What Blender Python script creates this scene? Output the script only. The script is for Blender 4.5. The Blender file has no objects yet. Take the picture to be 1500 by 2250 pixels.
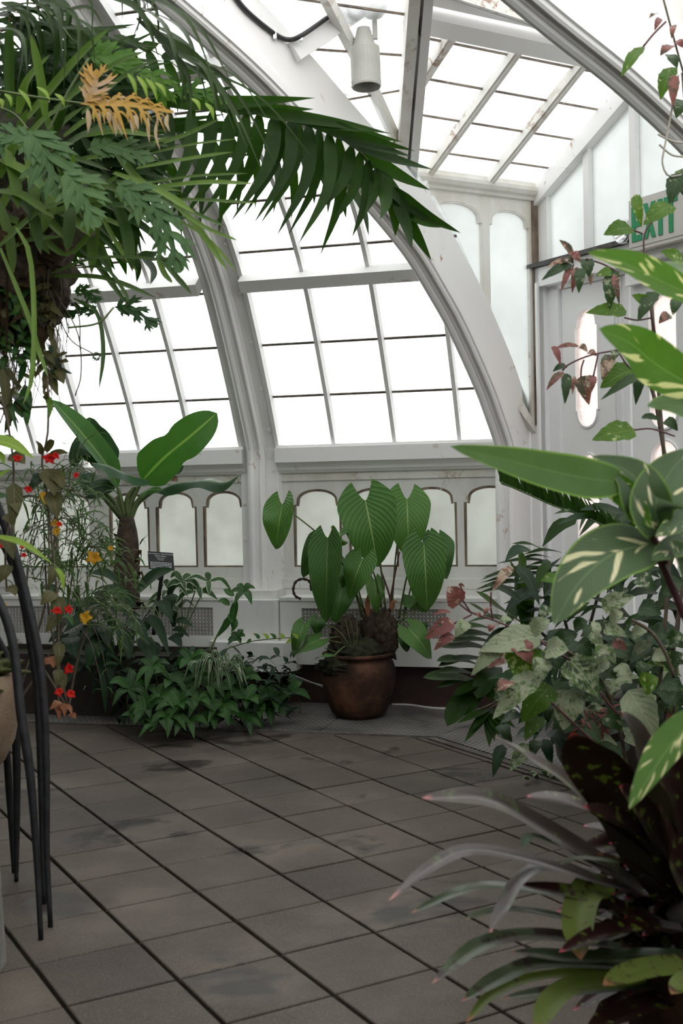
import bpy, bmesh, math, random
from mathutils import Vector, Matrix
from mathutils.geometry import tessellate_polygon
V = Vector
R = random.Random(7)
scene = bpy.context.scene
C = scene.collection
PI = math.pi

# ------------------------------------------------------------------ camera
PITCH, ROLL, FPX, EYE = .02345, .02148, 2592.84, 1.307      # FPX: focal length in pixels of a 1500 x 2250 frame
_c, _s = math.cos(PITCH), math.sin(PITCH)
FWD = V((0, _c, -_s)); UP0 = V((0, _s, _c)); RT0 = V((1, 0, 0))
CRT = RT0*math.cos(ROLL) - UP0*math.sin(ROLL)
CUP = RT0*math.sin(ROLL) + UP0*math.cos(ROLL)
CAM = V((0, 0, EYE))
cd = bpy.data.cameras.new('camera')
cam = bpy.data.objects.new('camera', cd); C.objects.link(cam)
cam.matrix_world = Matrix((( CRT.x, CUP.x, -FWD.x, CAM.x), (CRT.y, CUP.y, -FWD.y, CAM.y), (CRT.z, CUP.z, -FWD.z, CAM.z), (0, 0, 0, 1)))
cd.sensor_fit = 'VERTICAL'; cd.sensor_height = 36; cd.sensor_width = 24
cd.lens = FPX/2250*36
cd.clip_start = .05; cd.clip_end = 300
cd.dof.use_dof = True; cd.dof.focus_distance = 6.2; cd.dof.aperture_fstop = 5.0
scene.camera = cam

# ------------------------------------------------------------------ light: an overcast sky, no sun
w = bpy.data.worlds.new('overcast_sky'); scene.world = w; w.use_nodes = True
bg = w.node_tree.nodes['Background']
bg.inputs['Color'].default_value = (1, .995, .985, 1); bg.inputs['Strength'].default_value = 2.65
scene.view_settings.view_transform = 'Standard'; scene.view_settings.look = 'None'
scene.view_settings.exposure = 0.0; scene.view_settings.gamma = 1; scene.view_settings.use_curve_mapping = False
scene.cycles.max_bounces = 8; scene.cycles.transparent_max_bounces = 16

def P(x, y, d):
    """the point that stands at depth d (world Y, metres from the camera) behind pixel x, y"""
    r = FWD + CRT*((x-750)/FPX) + CUP*((1125-y)/FPX)
    return CAM + r*(d/r.y)
def FL(x, y, z=0.):
    r = FWD + CRT*((x-750)/FPX) + CUP*((1125-y)/FPX)
    return CAM + r*((z-EYE)/r.z)

# ------------------------------------------------------------------ plan of the glasshouse: wall 1 (long), wall 2 (with the door), 45 degrees apart
TH = -1.05627
E1 = V((math.cos(TH), math.sin(TH), 0)); E2 = V((-math.sin(TH), math.cos(TH), 0))
_a = math.atan2(E2.x, E2.y) - PI/4
N1 = V((math.sin(_a), math.cos(_a), 0)); U1 = V((math.cos(_a), -math.sin(_a), 0))
BIS = (N1+E2).normalized(); HN = BIS.cross(V((0, 0, 1)))
Z = V((0, 0, 1))
G0 = V((.453, 6.012, 0))
DW = .95
def F1(u, n, z): return G0 + U1*u + N1*n + Z*z
def F2(a, b, z): return G0 + E1*a + E2*b + Z*z
PROF = [(.95, 1.55), (.80, 1.84), (.63, 2.13), (.44, 2.42), (.30, 2.585), (.13, 2.745), (-.10, 2.90), (-.50, 3.09), (-.86, 3.24), (-1.20, 3.365), (-1.7, 3.53), (-2.2, 3.66), (-2.9, 3.81), (-3.6, 3.90)]
_cum = [0]
for i in range(1, len(PROF)):
    _cum.append(_cum[-1] + math.dist(PROF[i], PROF[i-1]))
def prof_s(s):
    """point (n, z) of the curved roof at arc length s from the sill"""
    for i in range(1, len(PROF)):
        if s <= _cum[i] or i == len(PROF)-1:
            k = (s-_cum[i-1])/(_cum[i]-_cum[i-1])
            return PROF[i-1][0]+(PROF[i][0]-PROF[i-1][0])*k, PROF[i-1][1]+(PROF[i][1]-PROF[i-1][1])*k
def prof_z(n):
    for i in range(1, len(PROF)):
        if n >= PROF[i][0] or i == len(PROF)-1:
            k = (n-PROF[i-1][0])/(PROF[i][0]-PROF[i-1][0])
            return PROF[i-1][1]+(PROF[i][1]-PROF[i-1][1])*k
def s_of_z(z):
    for i in range(1, len(PROF)):
        if z <= PROF[i][1]:
            k = (z-PROF[i-1][1])/(PROF[i][1]-PROF[i-1][1])
            return _cum[i-1]+(_cum[i]-_cum[i-1])*k

# ------------------------------------------------------------------ object helpers
def tag(o, label=None, cat=None, group=None, kind=None):
    if label: o['label'] = label
    if cat: o['category'] = cat
    if group: o['group'] = group
    if kind: o['kind'] = kind
    return o
def thing(name, label, cat=None, loc=(0, 0, 0), group=None, kind=None):
    o = bpy.data.objects.new(name, None); o.empty_display_size = .1
    C.objects.link(o); o.location = loc
    return tag(o, label, cat, group, kind)
def wloc(o):
    v = V((0, 0, 0))
    while o: v += o.location; o = o.parent
    return v
class MB:
    """collects geometry in world coordinates, build() links it as one mesh object"""
    def __init__(s): s.v = []; s.f = []; s.uv = None
    def add(s, vs, fs):
        k = len(s.v); s.v += [V(p) for p in vs]; s.f += [tuple(i+k for i in f) for f in fs]; return s
    def hexa(s, p):      # 8 corners: bottom ring, top ring
        return s.add(p, [(0, 3, 2, 1), (4, 5, 6, 7), (0, 1, 5, 4), (1, 2, 6, 5), (2, 3, 7, 6), (3, 0, 4, 7)])
    def box(s, F, a0, a1, b0, b1, z0, z1):
        return s.hexa([F(a0, b0, z0), F(a1, b0, z0), F(a1, b1, z0), F(a0, b1, z0), F(a0, b0, z1), F(a1, b0, z1), F(a1, b1, z1), F(a0, b1, z1)])
    def bar(s, p, q, side, w, h, hv=None):
        """a box from p to q, w wide along side, h deep along the third axis (both centred)"""
        d = (q-p).normalized(); side = (side - d*side.dot(d)).normalized(); up = d.cross(side)
        a, b = side*(w/2), up*(h/2)
        return s.hexa([p-a-b, p+a-b, p+a+b, p-a+b, q-a-b, q+a-b, q+a+b, q-a+b])
    def tube(s, pts, r, n=6, cap=True):
        pts = [V(p) for p in pts]; k = len(pts)
        rr = r if isinstance(r, (list, tuple)) else [r]*k
        ref = V((.31, .22, .93)); vs = []; fs = []
        t0 = (pts[1]-pts[0]).normalized()
        if abs(t0.dot(ref)) > .9: ref = V((1, .1, 0))
        a = t0.cross(ref).normalized()
        for i, p in enumerate(pts):
            t = (pts[min(i+1, k-1)]-pts[max(i-1, 0)])
            if t.length < 1e-9: t = t0
            t.normalize(); a = (a - t*a.dot(t))
            if a.length < 1e-6: a = t.orthogonal()
            a.normalize(); b = t.cross(a)
            for j in range(n):
                th = 2*PI*j/n
                vs.append(p + (a*math.cos(th)+b*math.sin(th))*rr[i])
        for i in range(k-1):
            for j in range(n):
                fs.append((i*n+j, i*n+(j+1) % n, (i+1)*n+(j+1) % n, (i+1)*n+j))
        if cap: fs += [tuple(range(n-1, -1, -1)), tuple((k-1)*n+j for j in range(n))]
        return s.add(vs, fs)
    def sweep(s, prof, rings, closed=False):
        """prof: list; rings: list of lists of points of the same length"""
        n = len(rings[0]); vs = [p for r in rings for p in r]; fs = []
        for i in range(len(rings)-1):
            for j in range(n):
                fs.append((i*n+j, i*n+(j+1) % n, (i+1)*n+(j+1) % n, (i+1)*n+j))
        fs += [tuple(range(n)), tuple((len(rings)-1)*n+j for j in range(n))]
        return s.add(vs, fs)
    def plate(s, F, b0, b1, outer, holes=()):
        """a board between depth b0 and b1 with holes; outlines are (a, z)"""
        polys = [[V((a, z, 0)) for a, z in o] for o in (outer, *holes)]
        tris = tessellate_polygon(polys); flat = [p for o in polys for p in o]; n = len(flat)
        vs = [F(p.x, b0, p.y) for p in flat] + [F(p.x, b1, p.y) for p in flat]
        fs = [tuple(t) for t in tris] + [tuple(i+n for i in reversed(t)) for t in tris]
        k = 0
        for o in polys:
            m = len(o)
            for i in range(m): fs.append((k+i, k+(i+1) % m, k+(i+1) % m+n, k+i+n))
            k += m
        return s.add(vs, fs)
    def lathe(s, c, prof, n=24, ax=None):
        c = V(c); vs = []; fs = []
        for r, z in prof:
            for j in range(n):
                th = 2*PI*j/n; vs.append(c + V((r*math.cos(th), r*math.sin(th), z)))
        for i in range(len(prof)-1):
            for j in range(n):
                fs.append((i*n+j, i*n+(j+1) % n, (i+1)*n+(j+1) % n, (i+1)*n+j))
        fs += [tuple(range(n-1, -1, -1)), tuple((len(prof)-1)*n+j for j in range(n))]
        return s.add(vs, fs)
    def build(s, name, mat, parent=None, smooth=False, fix=True, label=None, kind=None):
        o = wloc(parent) if parent else V((0, 0, 0))
        me = bpy.data.meshes.new(name)
        me.from_pydata([p-o for p in s.v], [], s.f)
        if fix:
            bm = bmesh.new(); bm.from_mesh(me); bmesh.ops.recalc_face_normals(bm, faces=bm.faces); bm.to_mesh(me); bm.free()
        if smooth: me.polygons.foreach_set('use_smooth', [True]*len(me.polygons))
        me.materials.append(mat)
        ob = bpy.data.objects.new(name, me); C.objects.link(ob)
        if parent: ob.parent = parent
        return tag(ob, label, kind=kind)
def single(mb, name, mat, label, cat=None, loc=None, kind=None, group=None, smooth=False, fix=True):
    """a thing that is one mesh"""
    e = mb.build(name, mat, None, smooth, fix)
    return tag(e, label, cat, group, kind)

# ------------------------------------------------------------------ materials
def mat(name):
    m = bpy.data.materials.new(name); m.use_nodes = True
    nt = m.node_tree; nt.nodes.clear()
    out = nt.nodes.new('ShaderNodeOutputMaterial')
    return m, nt, out
class NT:
    def __init__(s, nt): s.nt = nt
    def n(s, t, **k):
        nd = s.nt.nodes.new('ShaderNode'+t)
        for a, b in k.items():
            if hasattr(nd, a) and not a[0].isupper(): setattr(nd, a, b)
            else: nd.inputs[a.replace('_', ' ')].default_value = b
        return nd
    def l(s, a, b): s.nt.links.new(a, b)
    def ramp(s, fac, stops, interp='LINEAR'):
        r = s.nt.nodes.new('ShaderNodeValToRGB'); r.color_ramp.interpolation = interp
        e = r.color_ramp.elements
        while len(e) < len(stops): e.new(.5)
        for i, (p, c) in enumerate(stops):
            e[i].position = p; e[i].color = (*c, 1) if len(c) == 3 else c
        s.l(fac, r.inputs[0]); return r.outputs[0]
    def mix(s, fac, a, b, mode='MIX'):
        m = s.nt.nodes.new('ShaderNodeMix'); m.data_type = 'RGBA'; m.blend_type = mode
        for i, x in ((0, fac), (6, a), (7, b)):
            if isinstance(x, (int, float)): m.inputs[i].default_value = x
            elif isinstance(x, tuple): m.inputs[i].default_value = (*x, 1) if len(x) == 3 else x
            else: s.l(x, m.inputs[i])
        return m.outputs[2]
    def math(s, op, a, b=None):
        m = s.nt.nodes.new('ShaderNodeMath'); m.operation = op
        for i, x in ((0, a), (1, b)):
            if x is None: continue
            if isinstance(x, (int, float)): m.inputs[i].default_value = x
            else: s.l(x, m.inputs[i])
        return m.outputs[0]
    def noise(s, scale, detail=4, rough=.55, co=None, dist=0):
        t = s.n('TexNoise', Scale=scale, Detail=detail, Roughness=rough, Distortion=dist)
        if co is not None: s.l(co, t.inputs['Vector'])
        return t.outputs[0]
    def pos(s): return s.nt.nodes.new('ShaderNodeNewGeometry').outputs['Position']
    def rnd(s): return s.nt.nodes.new('ShaderNodeObjectInfo').outputs['Random']
    def bump(s, h, strength=.3, dist=.01):
        b = s.n('Bump', Strength=strength, Distance=dist); s.l(h, b.inputs['Height']); return b.outputs[0]
def principled(name, col, rough=.5, **k):
    m, nt, out = mat(name); q = NT(nt)
    b = q.n('BsdfPrincipled', Roughness=rough)
    b.inputs['Base Color'].default_value = (*col, 1)
    for a, v in k.items(): b.inputs[a.replace('_', ' ')].default_value = v
    q.l(b.outputs[0], out.inputs[0]); return m
def noisy(name, stops, scale=6, rough=.6, bump=0, bscale=60, detail=6, spec=.5):
    m, nt, out = mat(name); q = NT(nt); p = q.pos()
    f = q.noise(scale, detail, .6, p)
    b = q.n('BsdfPrincipled', Roughness=rough); b.inputs['Specular IOR Level'].default_value = spec
    q.l(q.ramp(f, stops), b.inputs['Base Color'])
    if bump: q.l(q.bump(q.noise(bscale, 5, .6, p), bump, .006), b.inputs['Normal'])
    q.l(b.outputs[0], out.inputs[0]); return m
def paint(name, base, stain, amount=.5, rust=(.35, .16, .07), ramount=.62, dirtscale=3.):
    """old white paint: faint grey staining, flecks of rust where the paint has gone"""
    m, nt, out = mat(name); q = NT(nt); p = q.pos()
    mp = q.n('Mapping'); mp.inputs['Scale'].default_value = (1, 1, .45); q.l(p, mp.inputs[0])
    f = q.noise(dirtscale, 7, .65, mp.outputs[0])
    c1 = q.mix(q.ramp(f, [(amount, (0, 0, 0)), (amount+.28, (1, 1, 1))]), base, stain)
    g = q.noise(9, 8, .72, p, .6)
    msk = q.ramp(g, [(ramount, (0, 0, 0)), (ramount+.05, (1, 1, 1))])
    big = q.ramp(q.noise(1.7, 3, .5, p), [(.5, (0, 0, 0)), (.62, (1, 1, 1))])
    c2 = q.mix(q.math('MULTIPLY', msk, big), c1, rust)
    b = q.n('BsdfPrincipled', Roughness=.5); q.l(c2, b.inputs['Base Color'])
    q.l(q.bump(q.noise(45, 4, .6, p), .12, .004), b.inputs['Normal'])
    q.l(b.outputs[0], out.inputs[0]); return m
def pane_mat(name, tint, clear=.7, rough=0., scale=20, frost=None):
    m, nt, out = mat(name); q = NT(nt); p = q.pos()
    tr = q.n('BsdfTransparent'); tl = q.n('BsdfTranslucent'); gl = q.n('BsdfGlossy', Roughness=.15)
    f = q.noise(scale, 4, .6, p)
    tr.inputs[0].default_value = (*tint, 1)
    q.l(q.mix(q.ramp(f, [(.35, (0, 0, 0)), (.75, (1, 1, 1))]), tint, tuple(c*.78 for c in tint)), tl.inputs[0])
    mx = q.n('MixShader'); mx.inputs[0].default_value = clear
    q.l(tl.outputs[0], mx.inputs[1]); q.l(tr.outputs[0], mx.inputs[2])
    m2 = q.n('MixShader'); m2.inputs[0].default_value = .04
    q.l(mx.outputs[0], m2.inputs[1]); q.l(gl.outputs[0], m2.inputs[2])
    q.l(m2.outputs[0], out.inputs[0]); return m

M = {}
M['white'] = paint('white_paint', (.85, .84, .825), (.76, .73, .68), .60, ramount=.61)
M['door_white'] = paint('door_white_paint', (.90, .90, .90), (.82, .82, .81), .62, ramount=.72)
M['white_old'] = paint('peeling_white_paint', (.80, .79, .75), (.60, .54, .45), .48, (.30, .15, .07), .55)
M['white_low_light'] = paint('low_light_white_paint', (.74, .74, .71), (.56, .54, .49), .52, (.28, .20, .12), .63)  # stained white, darkened to put the weaker light down low into the paint
M['rust'] = paint('rusty_bare_iron', (.26, .20, .15), (.07, .042, .028), .38, (.62, .58, .50), .60, 9)
M['seam'] = noisy('dirty_lap_seam', [(.3, (.05, .045, .04)), (.55, (.16, .13, .10)), (.8, (.32, .28, .23))], 26, .8)
M['glass'] = pane_mat('whitewashed_roof_glass', (.97, .985, .99), .62)
M['glass_low'] = pane_mat('frosted_lower_glass', (.60, .62, .59), .05, scale=3)
M['glass_cheek'] = pane_mat('frosted_cheek_glass', (.76, .79, .785), .3, scale=1.5)
M['lead'] = noisy('weathered_dark_flashing', [(.3, (.03, .03, .03)), (.7, (.11, .10, .10))], 30, .6)
M['black_metal'] = noisy('black_iron', [(.3, (.007, .007, .008)), (.7, (.020, .021, .024))], 25, .55, .3, 90, spec=.25)
M['black_rubber'] = principled('black_cable', (.02, .02, .022), .45)
M['steel'] = principled('chrome_steel', (.65, .66, .67), .22, Metallic=1.)
M['lamp_white'] = noisy('enamelled_lamp_white', [(.3, (.52, .52, .48)), (.7, (.40, .39, .36))], 5, .45)
# ================================================================== floor: concrete tiles laid on the door's axis
M['mortar'] = noisy('dark_mossy_joint', [(.3, (.006, .005, .004)), (.7, (.018, .016, .011))], 14, .95, spec=.1)
def tile_mat():
    m, nt, out = mat('concrete_tile'); q = NT(nt); p = q.pos()
    n1 = q.noise(2.2, 6, .6, p); n2 = q.noise(210, 2, .6, p); n3 = q.noise(1.25, 6, .62, p, .3)
    base = q.ramp(n1, [(.25, (.048, .038, .032)), (.5, (.076, .062, .052)), (.75, (.125, .106, .090))])
    tone = q.ramp(q.rnd(), [(0, (.80, .79, .78)), (1, (1.15, 1.13, 1.10))])
    c = q.mix(1., base, tone, 'MULTIPLY')
    c = q.mix(q.ramp(n2, [(.56, (0, 0, 0)), (.70, (.55, .55, .55))]), c, (.19, .175, .155))
    # damp stains, most of them along the beds
    mp = q.n('Mapping'); mp.inputs['Scale'].default_value = (1, 1.3, 1); q.l(p, mp.inputs[0])
    wet = q.ramp(q.noise(1.7, 6, .62, mp.outputs[0], .25), [(.575, (0, 0, 0)), (.64, (1, 1, 1))])
    c2 = q.mix(q.math('MULTIPLY', wet, .75), c, (.014, .011, .0095))
    b = q.n('BsdfPrincipled'); b.inputs['Specular IOR Level'].default_value = .22; q.l(c2, b.inputs['Base Color'])
    q.l(q.ramp(wet, [(0, (.62, .62, .62)), (1, (.34, .34, .34))]), b.inputs['Roughness'])
    q.l(q.bump(q.noise(90, 6, .65, p), .22, .004), b.inputs['Normal'])
    q.l(b.outputs[0], out.inputs[0]); return m
M['tile'] = tile_mat()
fl = MB()
fl.add([(-9, -4, -.012), (9, -4, -.012), (9, 9, -.012), (-9, 9, -.012), (-9, -4, -.05), (9, -4, -.05), (9, 9, -.05), (-9, 9, -.05)],
       [(0, 1, 2, 3), (7, 6, 5, 4), (0, 4, 5, 1), (1, 5, 6, 2), (2, 6, 7, 3), (3, 7, 4, 0)])
floor = fl.build('floor', M['mortar']); tag(floor, 'floor of square grey concrete paving tiles with dark mossy joints', 'floor', kind='structure')
def clip(poly, o, nrm):
    """keep the side of the line through o where dot(p-o, nrm) <= 0"""
    res = []
    for i in range(len(poly)):
        a, b = poly[i], poly[(i+1) % len(poly)]; da, db = (a-o).dot(nrm), (b-o).dot(nrm)
        if da <= 0: res.append(a)
        if (da < 0 < db) or (db < 0 < da): res.append(a + (b-a)*(da/(da-db)))
    return res
TS = .305; T0 = V((-.54796*EYE, 4.14808*EYE, 0))
N3 = (E2 + E1).normalized(); EC3 = 2.6
G3 = F2(EC3 - .95*math.tan(PI/8), 0, 0)
def tile_piece(poly, parent, top=.0, deep=.03, bev=.0025):
    c = sum(poly, V((0, 0, 0)))/len(poly); n = len(poly)
    ins = [p + (c-p).normalized()*bev*1.6 for p in poly]
    vs = [p+Z*(top-deep) for p in poly] + [p+Z*(top-bev) for p in poly] + [p+Z*top for p in ins]
    fs = [tuple(range(2*n, 3*n))]
    for i in range(n):
        j = (i+1) % n
        fs += [(i, j, n+j, n+i), (n+i, n+j, 2*n+j, 2*n+i)]
    MB().add(vs, fs).build('tile', M['tile'], parent)
tiles = []
for i in range(-12, 14):
    for j in range(-15, 14):
        g1, g2 = .0046, .0062
        o = T0 + E1*(i*TS) - E2*(j*TS)
        q4 = [o+E1*g1+E2*(-g2), o+E1*(TS-g1)+E2*(-g2), o+E1*(TS-g1)-E2*(TS-g2), o+E1*g1-E2*(TS-g2)]
        q4 = clip(q4, G0 - N1*.012, N1); q4 = clip(q4, G0 - E2*.052, E2) if len(q4) > 2 else q4
        q4 = clip(q4, G3 - N3*.06, N3) if len(q4) > 2 else q4
        if len(q4) < 3: continue
        ar = sum((q4[k]-q4[0]).cross(q4[k+1]-q4[0]).z for k in range(1, len(q4)-1))/2
        if abs(ar) < .002: continue
        c = sum(q4, V((0, 0, 0)))/len(q4)
        if c.y < .4 or abs(c.x) > .36*c.y + 1.9: continue
        inview = c.y > 2.4 and abs(c.x) < .30*c.y + .25
        tiles.append((not inview, c.y, q4))
tiles.sort(key=lambda t: t[:2])
for _, _, q4 in tiles[:295]: tile_piece(q4, floor, R.uniform(-.0015, .0015))
rest = MB()
for _, _, q4 in tiles[295:]:
    n = len(q4); rest.add([p-Z*.03 for p in q4]+[p for p in q4], [tuple(range(n, 2*n))]+[(i, (i+1) % n, n+(i+1) % n, n+i) for i in range(n)])
if rest.v: rest.build('outer_tiles', M['tile'], floor, kind='stuff')
# kerb strip along the door-side grating and the thin angle along the long one
kb = MB(); a1 = 2.4
kb.box(F2, 0., a1, -.048, -.004, -.02, .006)
tag(kb.build('trim_1', noisy('worn_kerb_concrete', [(.3, (.055, .047, .041)), (.7, (.12, .105, .092))], 8, .75, spec=.2)), 'narrow worn kerb strip edging the perforated floor plates before the door', 'kerb', kind='structure')
def grate_mat():
    m, nt, out = mat('perforated_floor_plate'); q = NT(nt); p = q.pos()
    n1 = q.noise(1.6, 6, .65, p, .4)
    base = q.ramp(n1, [(.38, (.045, .040, .036)), (.47, (.13, .12, .11)), (.7, (.27, .25, .235))])
    tc = q.n('TexCoord'); mp = q.n('Mapping'); q.l(tc.outputs['UV'], mp.inputs[0])
    sx = q.n('SeparateXYZ'); q.l(mp.outputs[0], sx.inputs[0])
    row = q.math('FLOOR', q.math('MULTIPLY', sx.outputs[1], 1/.026))
    off = q.math('MULTIPLY', q.math('MODULO', row, 2.), .5)
    fx = q.math('FRACT', q.math('ADD', q.math('MULTIPLY', sx.outputs[0], 1/.034), off))
    fy = q.math('FRACT', q.math('MULTIPLY', sx.outputs[1], 1/.026))
    dx = q.math('MULTIPLY', q.math('SUBTRACT', fx, .5), 2.6); dy = q.math('MULTIPLY', q.math('SUBTRACT', fy, .5), 3.6)
    d = q.math('ADD', q.math('MULTIPLY', dx, dx), q.math('MULTIPLY', dy, dy))
    hole = q.ramp(d, [(.75, (1, 1, 1)), (.98, (0, 0, 0))])
    col = q.mix(hole, base, (.012, .011, .010))
    b = q.n('BsdfPrincipled', Roughness=.5); q.l(col, b.inputs['Base Color'])
    q.l(q.bump(hole, -.8, .004), b.inputs['Normal'])
    q.l(b.outputs[0], out.inputs[0]); return m
M['grate'] = grate_mat()
def grate(F, poly, label):
    """poly in plan coordinates (a, b)"""
    c = (sum(a for a, b in poly)/len(poly), sum(b for a, b in poly)/len(poly))
    n = len(poly); ins = [(a+(c[0]-a)*.006, b+(c[1]-b)*.006) for a, b in poly]
    m = MB().add([F(a, b, -.03) for a, b in ins]+[F(a, b, .008) for a, b in ins], [tuple(range(n, 2*n))]+[(i, (i+1) % n, n+(i+1) % n, n+i) for i in range(n)])
    o = m.build('floor_grate', M['grate'])
    uv = o.data.uv_layers.new(name='UVMap')
    for lp in o.data.loops:
        a, b = ins[lp.vertex_index % n]; uv.data[lp.index].uv = (a+7, b+7)
    tag(o, label, 'floor grate', 'perforated floor plates along the walls', 'structure')
t8 = math.tan(PI/8)
grate(F1, [(-.62, .0), (0, 0), (.8*t8, .8), (-.62, .8)], 'perforated plate in the floor under the terracotta pot')
grate(F1, [(-1.62, .0), (-.62, 0), (-.62, .8), (-1.62, .8)], 'perforated plate beneath the leafy green groundcover')
grate(F1, [(-2.62, .0), (-1.62, 0), (-1.62, .8), (-2.62, .8)], 'perforated plate in the dark below the banana plant')
grate(F2, [(0, 0), (.42, 0), (.42, .9), (-.9*t8, .9)], 'perforated plate at the angle of the two walls')
grate(F2, [(.42, 0), (.98, 0), (.98, .9), (.42, .9)], 'perforated plate right of the angle, before the door')
grate(F2, [(.98, 0), (1.9, 0), (1.9, .9), (.98, .9)], 'perforated plate behind the right-hand shrubs')
kb = MB(); kb.box(F1, -3.4, .02, -.014, .004, -.02, .011)
tag(kb.build('trim_6', M['grate'] if 0 else noisy('worn_iron_angle', [(.3, (.05, .045, .04)), (.7, (.17, .155, .14))], 12, .6)), 'thin worn metal edge between the paving and the long perforated plates', 'edging', kind='structure')
# ground outside
g = MB().add([(-40, -30, -.06), (40, -30, -.06), (40, 60, -.06), (-40, 60, -.06)], [(0, 1, 2, 3)])
tag(g.build('ground', noisy('outdoor_gravel', [(.3, (.20, .19, .16)), (.7, (.34, .30, .26))], .5, .9), fix=False), 'pale ground outside the glass', 'ground', kind='structure')
# ================================================================== long wall: low panelling with arched lights, radiator covers, curved glazing
def arch_outline(x0, x1, zb, zs, zt, step=.022, n=12):
    """straight sides, a small shoulder, then a round head"""
    c = (x0+x1)/2; r = (x1-x0)/2 - step
    o = [(x0, zb), (x1, zb), (x1, zs), (x1-step, zs+.002), (x1-step, zs+.02)]
    for i in range(1, n): 
        t = PI*i/n; o.append((c + r*math.cos(t), zs+.02+(zt-zs-.02)*math.sin(t)**.85))
    o += [(x0+step, zs+.02), (x0+step, zs+.002), (x0, zs)]
    return o
def ring_bead(F, outline, b, r, n=5):
    """a thin square bead around an opening"""
    m = MB(); k = len(outline); c = (sum(p[0] for p in outline)/k, sum(p[1] for p in outline)/k)
    ins = []
    for i in range(k):
        a, p, q = V(outline[i-1]), V(outline[i]), V(outline[(i+1) % k])
        t = (q-a).normalized(); nn = V((-t.y, t.x)); 
        if nn.dot(V(c)-p) < 0: nn = -nn
        ins.append((p.x+nn.x*r, p.y+nn.y*r))
    m.plate(F, b-.010, b+.012, outline, [ins])
    return m
def lights(parent, F, b, wins, zb, zs, zt, gm, bead='rust'):
    for x0, x1 in wins:
        o = arch_outline(x0, x1, zb, zs, zt)
        ring_bead(F, o, b, .015).build('glazing_bead', M[bead], parent)
        MB().plate(F, b+.012, b+.017, o).build('pane', gm, parent)
def wall_bay(root, u0, u1, wins):
    """one bay of panelling between posts"""
    holes = [arch_outline(a, b, .808, 1.187, 1.282) for a, b in wins]
    MB().plate(F1, .95, .985, [(u0, .735), (u1, .735), (u1, 1.335), (u0, 1.335)], holes).build('arched_panel', M['white_low_light'], root)
    lights(root, F1, .962, wins, .808, 1.187, 1.282, M['glass_low'])
    MB().box(F1, u0, u1, .93, 1.0, .0, .685).build('base_panel', M['white_low_light'], root)
    MB().box(F1, u0, u1, .925, 1.0, .68, .735).build('ledge', M['white_low_light'], root)
    MB().box(F1, u0, u1, .94, 1.0, 1.333, 1.384).build('rail', M['white_old'], root)
    # moulded cornice under the sill
    pr = [(1.0, 1.382), (.925, 1.382), (.915, 1.395), (.905, 1.40), (.90, 1.418), (.885, 1.43), (.87, 1.448), (1.0, 1.448)]
    m = MB(); m.sweep(None, [[F1(u, n, z) for n, z in pr] for u in (u0, u1)]); m.build('cornice', M['white'], root)
    MB().box(F1, u0, u1, .855, 1.0, 1.446, 1.533).build('sill_board', M['white'], root)
    MB().box(F1, u0, u1, .88, 1.0, 1.531, 1.55).build('sill_cap', M['white'], root)
RIB1 = -1.245
wb = thing('wall_back', 'long white panelled glasshouse wall with arched lights below curved glazing', 'wall', F1(RIB1, .95, 0), kind='structure')
WR = [(-1.04, -.735), (-.69, -.385), (-.335, -.03), (.011, .316)]
WL = [(-1.632, -1.352), (-1.952, -1.672), (-2.275, -1.995)]
WLL = [(x-1.03, y-1.03) for x, y in WL]
wall_bay(wb, -1.12, .40, WR)
wall_bay(wb, -2.325, -1.33, WL)
wall_bay(wb, -3.4, -2.40, WLL)
MB().box(F1, -2.40, -2.325, .92, 1.0, .0, 1.45).build('post', M['white_low_light'], wb)
for k, (za, zb_) in enumerate([(.735, 1.335)]):       # upright stops beside the ribs
    for u in (-1.118, -1.332):
        MB().box(F1, u-.012 if u < -1.2 else u, u if u < -1.2 else u+.012, .935, .99, za, zb_+.11).build('panel_stop', M['white'], wb)

# ------------------------------------------------------------------ ribs
MOULD = [(-.055, 0), (-.055, .045), (-.048, .05), (-.046, .066), (-.034, .078), (-.018, .08), (-.006, .072), (-.004, .06), (.006, .06), (.008, .05), (.020, .048), (.026, .058), (.036, .06), (.044, .052), (.046, .04), (.055, .036), (.055, 0)]
def frames(path):
    res = []
    for i, p in enumerate(path):
        a, b = path[max(i-1, 0)], path[min(i+1, len(path)-1)]
        t = V((b[0]-a[0], b[1]-a[1])).normalized(); res.append((V(p), V((-t.y, t.x))))      # normal to the left of travel = inward
    return res
def smooth_path(path, step=.08):
    out = []
    for i in range(len(path)-1):
        p0 = V(path[max(i-1, 0)]); p1 = V(path[i]); p2 = V(path[i+1]); p3 = V(path[min(i+2, len(path)-1)])
        n = max(1, int((p2-p1).length/step))
        for k in range(n):
            t = k/n
            out.append(tuple(.5*((2*p1)+(p2-p0)*t+(2*p0-5*p1+4*p2-p3)*t*t+(3*p1-p0-3*p2+p3)*t**3)))
    out.append(tuple(path[-1])); return out
def rib(root, PF, path, prof, mname, name, flip=1, m_=None):
    """PF(s, w, z): s along the rib's plane, w across it; prof: (w, d) with d measured inwards from the path"""
    fr = frames(path); rings = []
    for p, nn in fr:
        rings.append([PF(p.x+nn.x*d, w*flip, p.y+nn.y*d) for w, d in prof])
    m = MB(); m.sweep(None, rings); return m.build(name, M[mname], root)
rp = smooth_path(PROF)
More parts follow.
